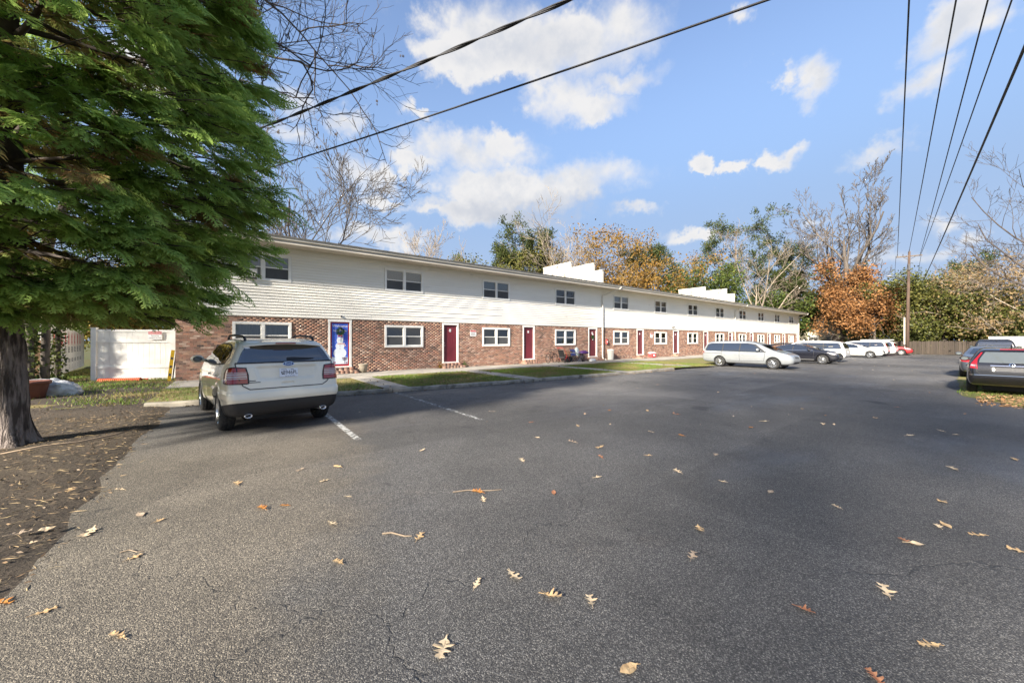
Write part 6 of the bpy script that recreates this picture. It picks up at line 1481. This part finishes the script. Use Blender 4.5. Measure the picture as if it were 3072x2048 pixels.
# ------------------------------------------------------------ far end: cream house, fences, shed, trailer
hs = thing('cream_house', 'cream gabled house behind the orange tree at the end of the lot', 'house', (85, 0, 0)); cw = mat('cream_paint', (.66, .60, .45), .8, c2=(.58, .53, .40), scale=.8)
Y0_, Y1_, YM, ZE, ZR = 12.3, 26.7, 19.5, 3.1, 6.0
MB().add([(0, Y0_, 0), (0, Y1_, 0), (0, Y1_, ZE), (0, YM, ZR), (0, Y0_, ZE), (12, Y0_, 0), (12, Y1_, 0), (12, Y1_, ZE), (12, YM, ZR), (12, Y0_, ZE)], [(0, 4, 3, 2, 1), (5, 6, 7, 8, 9), (0, 5, 9, 4), (1, 2, 7, 6)]).build('wall', cw, hs)
for ya, yb in ((Y0_, YM), (Y1_, YM)):
    s_ = 1 if ya < YM else -1; k = .45 * s_; rs_ = (ZR - ZE) / (YM - Y0_); MB().add([(-.5, ya - k, ZE - .45 * rs_ + .05), (12.5, ya - k, ZE - .45 * rs_ + .05), (12.5, YM, ZR + .05), (-.5, YM, ZR + .05), (-.5, ya - k, ZE - .45 * rs_ + .3), (12.5, ya - k, ZE - .45 * rs_ + .3), (12.5, YM, ZR + .3), (-.5, YM, ZR + .3)], [(0, 1, 2, 3), (4, 7, 6, 5), (0, 3, 7, 4), (0, 4, 5, 1), (1, 5, 6, 2)]).build('roof', mat('roof_brown', (.10, .055, .04), .9), hs)
for y, z0, z1, w, nm in ((20.2, 1.55, 2.35, 1.3, 3), (17.0, 1.2, 2.6, 1.2, 2)):
    f = MB().bx(-.06, .02, y - w / 2 - .12, y + w / 2 + .12, z0 - .12, z1 + .12).build('window', MATS['white_paint'], hs)
    for a in range(nm):
        for b in range(2): dz = (z1 - z0) / nm; MB().bx(-.075, -.062, y - w / 2 + b * w / 2 + .03, y - w / 2 + (b + 1) * w / 2 - .03, z0 + a * dz + .03, z0 + (a + 1) * dz - .03).build('pane', MATS['car_glass'], f)
for y in (15.9, 18.1): MB().bx(-.05, -.005, y - .2, y + .2, 1.1, 2.7).build('shutter', mat('shutter_grey', (.35, .36, .38), .6), hs)
MB().bx(-.04, -.003, 14.2, 15.2, 0, 2.4).build('door', MATS['dark_grey'], hs); MB().bx(-.05, -.004, 12.5, 14.1, 0, 2.5).build('panel', mat('tan_panel', (.33, .25, .15), .8), hs)


def board_fence(name, label, pts, h, bw, m, gap=.012):
    a, b = Vector(pts[0]), Vector(pts[1]); L = (b - a).length; o = thing(name, label, 'fence', (a.x, a.y, 0), math.atan2(b.y - a.y, b.x - a.x)); n = int(L / bw); sh = []
    for k in range(4): hh = h * (1 + random.uniform(-.02, .02)); sh.append(MB().add([(0, 0, 0), (bw - gap, 0, 0), (bw - gap, 0, hh - .04), (bw * .5, 0, hh), (0, 0, hh - .04), (0, .02, 0), (bw - gap, .02, 0), (bw - gap, .02, hh - .04), (bw * .5, .02, hh), (0, .02, hh - .04)], [(0, 1, 2, 3, 4), (9, 8, 7, 6, 5), (0, 5, 6, 1), (1, 6, 7, 2), (2, 7, 8, 3), (3, 8, 9, 4), (4, 9, 5, 0)]).mesh('board'))
    for k in range(n): link('board', random.choice(sh), o, m, loc=(k * bw, random.uniform(-.008, .008), random.uniform(-.03, .03)), rot=(0, random.uniform(-.012, .012), 0))
    for z in (.35, h - .3): MB().bx(0, L, .022, .06, z, z + .09).build('rail', m, o)
    for k in range(int(L / 2.4) + 1): MB().bx(k * 2.4 - .05, k * 2.4 + .05, .062, .16, -.1, h - .05).build('post', m, o)
    return o
fw_m = mat('fence_wood', objrnd=[(.035, .026, .02), (.05, .038, .029), (.028, .022, .018), (.065, .05, .038), (.042, .032, .024)], r=.95, c2=(.04, .032, .025), scale=3, stretch=(4, 4, .5))
board_fence('board_fence', 'weathered vertical board fence behind the red car', ((67, 9.0, 0), (67, -9.5, 0)), 1.62, .15, fw_m)
board_fence('picket_fence', 'low dark fence in front of the cream house', ((80, 21.5, 0), (80, 13.0, 0)), 1.5, .16, mat('fence_dark', objrnd=[(.05, .038, .03), (.08, .06, .045), (.035, .028, .022)], r=.9))
pvc_gate('vinyl_gate', 'small white gate at the far end of the apartment row', (74.4, 19.6), (77.2, 19.6), 1.75, 12)
shd = thing('shed', 'white shed roof peeking above the right fence', 'shed', (75, .7, 0)); MB().bx(0, 4, -3, 1.2, 0, 1.75).build('wall', MATS['old_white'], shd); MB().add([(-.2, -3.2, 1.7), (4.2, -3.2, 1.7), (4.2, .9, 2.75), (-.2, .9, 2.75), (4.2, 1.5, 2.3), (-.2, 1.5, 2.3), (-.2, -3.2, 1.6), (-.2, .9, 1.7), (-.2, 1.5, 1.7)], [(0, 1, 2, 3), (3, 2, 4, 5), (0, 3, 5, 8, 7, 6)]).build('roof', MATS['old_white'], shd)
tr_ = thing('box_trailer', 'white box trailer parked behind the black pickup', 'trailer', (50, -.75, 0)); MB().bx(0, 6, -1.55, 1.05, .5, 2.0).build('box', MATS['white_paint'], tr_)
for k in range(2): MB().bx(-.02, -.003, -1.5 + k * 1.27, -.27 + k * 1.27, .6, 1.9).build('rear_door', MATS['trim_cream'], tr_)
for y in (-1.3, .8):
    for x in (2.6, 3.5): w_ = link('wheel', wheel_meshes(.325, .225, 'cap7')[0], tr_, MATS['rubber'], loc=(x, y, .325)); link('rim', wheel_meshes(.325, .225, 'cap7')[1], w_, MATS['mid_grey'])
MB().tube([(6, -.25, .5), (7.2, -.25, .48)], .06, 6).build('drawbar', MATS['dark_grey'], tr_)
for y in (-1.4, .9): MB().bx(-.03, -.004, y - .06, y + .06, .62, .8).build('tail_lamp', MATS['red_lens'], tr_)


# ------------------------------------------------------------ leaves, litter and grass
def oak_leaf(seed, kind=0):
    r = random.Random(seed); L = 1.0; side = []
    lob = 3 if kind != 2 else 4
    for k in range(lob):
        f = .2 + .62 * k / (lob - 1); w = (.20, .36, .27, .2)[k] if lob == 4 else (.24, .36, .24)[k]; w *= r.uniform(.85, 1.15)
        side += [(f - .045, .055), (f + .02, w * .7), (f + .10, w), (f + .115, w * .72), (f + .10, w * .35)]
    side = [(.0, .012), (.12, .03)] + side + [(.9, .07), (1.0, .0)]
    if kind == 1: side = [(.0, .012), (.1, .04), (.25, .17), (.45, .24), (.65, .22), (.85, .12), (1, 0)]
    V = []; curl = r.uniform(.1, .35); bend = r.uniform(-.2, .5)
    for x, y in side: V.append((x - .5, 0, 0))
    for sg in (1, -1):
        for x, y in side: yy = y * r.uniform(.85, 1.1) * sg; V.append((x - .5 + r.uniform(-.015, .015), yy, 0))
    V = [(x, y, .03 + curl * y * y * 2.2 + bend * x * x * .5 + .02 * math.sin(9 * x + 7 * y)) for x, y, z in V]; n = len(side); F = []
    for i in range(n - 1): F += [(i, i + 1, n + i + 1, n + i), (i + 1, i, 2 * n + i, 2 * n + i + 1)]
    m = MB().add(V, F); m.tube([(-.62, .02, .02), (-.5, 0, .03), (.35, 0, .04)], [.012, .010, .004], 4); return m.mesh('oak_leaf', False)
leaf_meshes = [oak_leaf(200 + k, (0, 2, 0, 2, 1, 0, 2)[k]) for k in range(7)]
leaf_mats = [mat('dry_leaf_%s' % n, c, .75, spec=.25, c2=c2, scale=2.2, local=True, trans=.15) for n, c, c2 in (('tan', (.62, .45, .25), (.50, .33, .17)), ('pale', (.70, .57, .39), (.58, .44, .28)), ('orange', (.52, .25, .07), (.42, .17, .05)), ('brown', (.32, .13, .07), (.44, .22, .12)), ('grey', (.44, .35, .26), (.33, .25, .18)))]
LEAVES = [(102, 1405, 0, 'tan oak leaf at the lower left with spread lobes'), (270, 1463, 0, 'large tan oak leaf lying flat at the bottom left'), (308, 1281, 0, 'tan leaf next to a thin twig on the pale asphalt'), (1018, 1490, 1, 'upright pale oak leaf near the bottom centre'), (1445, 1537, 0, 'pointed tan oak leaf at the bottom edge right of centre'), (1357, 1382, 1, 'broad pale oak leaf right of the small leaf pair'), (1267, 1371, 0, 'narrow tan oak leaf left of the broad pale one'), (1180, 1324, 1, 'small jagged leaf above the centre pair'), (1095, 1342, 1, 'thin pale leaf at the left of the centre pair'), (1590, 1278, 4, 'curled greyish leaf right of centre'), (2078, 1242, 3, 'large brown leaf half overlapping a pale one at the right'), (2103, 1250, 1, 'pale leaf under the large brown leaf at the right'), (2035, 1360, 1, 'pale twisted leaf low at the right'), (603, 1168, 2, 'orange brown leaf on the sunlit edge of the shade'), (763, 1203, 1, 'star shaped pale leaf left of centre'), (777, 1292, 0, 'crumpled tan leaf below the star shaped one'), (963, 1234, 0, 'tan leaf beside a short twig'), (1097, 1130, 2, 'orange leaf lying across a long twig'), (1272, 1132, 3, 'small reddish brown leaf in the middle of the lot'), (5, 1386, 2, 'orange leaf cut by the left edge of the picture'),
          (365, 1197, 0), (205, 1225, 1), (75, 1262, 1), (160, 1137, 0), (275, 1125, 1), (322, 1182, 4), (1110, 1147, 1), (1373, 1097, 1), (1200, 1058, 1), (655, 1161, 2), (690, 1079, 4), (745, 1105, 1), (775, 1072, 0), (545, 1112, 0), (800, 1141, 1), (1606, 1215, 0), (1662, 1107, 1), (1557, 1083, 1), (1644, 1045, 4), (1565, 1000, 2), (1495, 992, 1), (1490, 1047, 0), (1378, 1027, 0), (1380, 1050, 3), (1327, 978, 0), (1400, 943, 2), (1487, 943, 0), (1555, 952, 3), (1725, 982, 2), (1757, 968, 1), (1843, 939, 0), (1922, 1164, 1), (2155, 1210, 1), (2172, 1206, 0), (2245, 1229, 0), (2163, 1153, 0), (2190, 1077, 1), (2136, 1483, 0), (2344, 1267, 0), (2013, 1560, 3), (1770, 1130, 4), (1890, 975, 1), (2010, 960, 0), (2060, 935, 3), (2090, 1000, 1), (2195, 998, 1), (2330, 1055, 0), (1235, 1005, 1), (1315, 1015, 4), (970, 1035, 1), (1130, 945, 1), (1220, 970, 3), (2163, 990, 1), (1850, 1402, 3), (105, 1230, 1), (45, 1240, 4)]
CNAME = ('tan', 'pale', 'orange', 'brown', 'greyish')
def leaf_place(t_):
    x, y, cc = t_[:3]; xs = [(190, 'at the far left'), (620, 'at the left'), (1000, 'left of centre'), (1350, 'at the centre'), (1700, 'right of centre'), (2050, 'at the right'), (9999, 'at the far right')]
    ys = [(985, 'far off'), (1090, 'in mid lot'), (1250, 'in near lot'), (9999, 'in the foreground')]
    return '%s fallen oak leaf %s %s' % (CNAME[cc], next(n for v, n in xs if x < v), next(n for v, n in ys if y < v))
same = {}
for t_ in LEAVES:
    if len(t_) == 3: same.setdefault(leaf_place(t_), []).append(t_)
AUTO = {}
for lab, L_ in same.items():
    L_.sort(key=lambda q: q[0])
    for i_, q in enumerate(L_):
        which = 'leftmost' if i_ == 0 else ('rightmost' if i_ == len(L_) - 1 else ('second', 'third', 'fourth', 'fifth')[i_ - 1] + ' from left')
        AUTO[q] = lab if len(L_) == 1 else '%s, %s of %d' % (lab, which, len(L_))
for k, t_ in enumerate(LEAVES):
    x, y, c = t_[:3]; lab = t_[3] if len(t_) > 3 else None; p = gnd(x * 1.3061, y * 1.3061); s = random.uniform(.10, .17)
    if p.x < -1.2: p.z += .05
    o = link('oak_leaf', leaf_meshes[k % 7], None, leaf_mats[c], loc=(p.x, p.y, p.z + .004), rot=(random.uniform(-.12, .12), random.uniform(-.12, .12), random.uniform(0, 6.28))); o.scale = (s, s * random.uniform(.7, 1.15), s * random.uniform(.6, 1.8))
    tag(o, lab or AUTO[t_], 'leaf', 'fallen oak leaves')
for lab, (x0, y0), (x1, y1), r in (('long thin twig lying under the orange leaf', (1040, 1131), (1152, 1125), .007), ('short tan twig lying on the asphalt left of centre', (878, 1227), (946, 1232), .009), ('thin straw coloured twig at the lower left', (275, 1270), (330, 1266), .005)):
    a, b = gnd(x0 * 1.3061, y0 * 1.3061), gnd(x1 * 1.3061, y1 * 1.3061); c = (a + b) / 2; o = thing('twig', lab, 'twig', (c.x, c.y, .008)); MB().tube([a - c, (a - c) * .4 + Vector((.01, .02, .004)), (b - c) * .5 - Vector((0, .015, 0)), b - c], [r, r * .9, r * .8, r * .5], 5).build('stick', mat('twig_tan', (.24, .185, .13), .9), o)
sa, sb, sc_ = gnd(0, 1365, .04), gnd(240, 1330, .04), gnd(410, 1295, .04); c = sb.copy(); o = thing('fallen_branch', 'long pale fallen branch on the dirt by the evergreen roots', 'branch', (c.x, c.y, c.z)); MB().tube([sa - c + Vector((0, 0, .02)), sa.lerp(sb, .5) - c + Vector((0, 0, .05)), Vector((0, 0, .03)), sb.lerp(sc_, .6) - c + Vector((0, -.05, .04)), sc_ - c + Vector((0, 0, .06))], [.006, .010, .013, .015, .010], 6).build('stick', mat('twig_pale', (.36, .27, .19), .9), o, True)

ns = np.random.default_rng(77)
def scatter(name, label, P, size, m, cat, parent_z=0, aspect=.5, flat=.85):
    V, F = cards(P, size, ns, flat=flat, aspect=aspect); o = link(name, np_mesh(name, V, F, rnd=ns.random(len(P))), None, m); return tag(o, label, cat, kind='stuff')
L_litter = mat('litter_leaf', rnd=[(.08, .055, .036), (.15, .10, .06), (.24, .17, .105), (.11, .075, .05), (.32, .25, .18)], r=.85, spec=.15)
n = 3800; X = -1.05 - np.abs(ns.normal(0, 3.4, n)); Y = ns.uniform(1.5, 15, n); Z = dirt_z(X, Y) + .012
scatter('leaf_litter', 'dead leaves, needles and straw strewn over the bare dirt at the left', np.stack([X, Y, Z], 1), .04, L_litter, 'leaf litter', aspect=.35, flat=.8)
n = 3500; X = -1.0 - np.abs(ns.normal(0, 2.6, n)); Y = ns.uniform(1.5, 12, n); Z = dirt_z(X, Y) + .008
scatter('straw_litter', 'fine straw and twigs lying on the dirt at the left', np.stack([X, Y, Z], 1), .12, mat('straw', rnd=[(.22, .15, .08), (.34, .26, .14), (.15, .10, .06)], r=.9), 'straw', aspect=.05, flat=.92)
kx = ns.uniform(-1, 20, 900); ky = np.interp(kx, [k[0] for k in KERB], [k[1] for k in KERB]) - np.abs(ns.normal(0, .12, 900)) - .01
scatter('gutter_leaves', 'line of small dead leaves gathered along the kerb', np.stack([kx, ky, np.full(900, .012)], 1), .05, L_litter, 'leaf litter')
n = 190; sx_ = ns.uniform(7, 40, n); px_ = ns.uniform(900, 3060, n); P = np.array([tuple(at(a, HOR, b)) for a, b in zip(px_, sx_)]); P[:, 2] = .012; ok = (P[:, 1] < 11) & (P[:, 0] < 60)
scatter('small_leaf_flecks', 'small scattered leaf flecks far across the lot', P[ok], .055, mat('fleck', rnd=[(.42, .32, .2), (.5, .4, .28), (.28, .14, .08), (.35, .3, .26)], r=.8), 'leaf litter', aspect=.55)


def grass(name, label, X, Y, Z, h, m, w=.012):
    n = len(X); a = ns.uniform(0, 6.28, n); hh = h * ns.uniform(.5, 1.4, n); b = np.stack([X, Y, Z], 1); sd = np.stack([np.cos(a), np.sin(a), np.zeros(n)], 1) * w; ln = np.stack([ns.normal(0, .5, n) * hh, ns.normal(0, .5, n) * hh, hh], 1)
    V = np.stack([b - sd, b + sd, b + ln], 1).reshape(-1, 3); cl = np.clip(.5 + .5 * fbm(X * .9, Y * 1.3, 21) + ns.normal(0, .18, n), 0, 1); o = link(name, np_mesh(name, V, np.arange(3 * n).reshape(n, 3), rnd=cl), None, m); return tag(o, label, 'grass', kind='stuff')
G = mat('grass_blade', rnd=[(.30, .22, .115), (.26, .21, .085), (.16, .20, .047), (.125, .21, .036), (.17, .27, .048)], r=.7, spec=.25, trans=.3)
n = 110000; X = ns.uniform(-1.7, 25, n); Y = ns.uniform(11, 16.5, n); ke = np.interp(X, [k[0] for k in KERB] + [24.7], [k[1] + .2 for k in KERB] + [10.8]); ok = Y > ke
for x0, x1 in ((4.0, 4.84), (9.43, 10.32), (15.38, 16.22), (21.98, 22.82)): ok &= ~((X > x0) & (X < x1))
cover = fbm(X * .6, Y * .8, 33) + ns.normal(0, .35, n) > -.35; bare_front = (X < 4) & (ns.random(n) < .7); ok &= cover & ~bare_front; X, Y = X[ok], Y[ok]
grass('lawn_grass', 'patchy green and straw coloured lawn grass between kerb and pavement', X, Y, np.full(len(X), .1), .055, G)
n = 26000; X = ns.uniform(-8, -1, n); Y = ns.uniform(13.2, 30, n); ok = (fbm(X * .7, Y * .6, 41) + (Y - 16.5) * .22 + ns.normal(0, .3, n) > 0) & ((X > -6.4) | (Y < 23)); X, Y = X[ok], Y[ok]
grass('yard_grass', 'thin green grass in front of and behind the white gate', X, Y, dirt_z(X, Y) + .02, .06, G, .014)
n = 9000; X = ns.uniform(15.4, 24, n); Y = ns.uniform(-3.5, 1.0, n); ok = (Y < -.5 + (X - 15.6) * .45) & (Y < .75) & (ns.random(n) < .6); X, Y = X[ok], Y[ok]
grass('verge_grass', 'short dry grass round the black hatchback', X, Y, np.full(len(X), .004), .06, G)
n = 700; X = ns.uniform(15.4, 18.5, n); Y = ns.uniform(-2.5, .3, n)
scatter('verge_leaves', 'orange brown leaves lying on the right verge', np.stack([X, Y, np.full(n, .03)], 1), .10, mat('verge_leaf', rnd=[(.30, .15, .06), (.42, .26, .13), (.22, .12, .06)], r=.8), 'leaf litter', flat=.6)
X = ns.uniform(-1, 24, 420); Y = ns.uniform(11.8, 16.4, 420)
scatter('lawn_leaves', 'tan leaves lying on the lawn strip', np.stack([X, Y, np.full(420, .15)], 1), .09, L_litter, 'leaf litter', flat=.6)
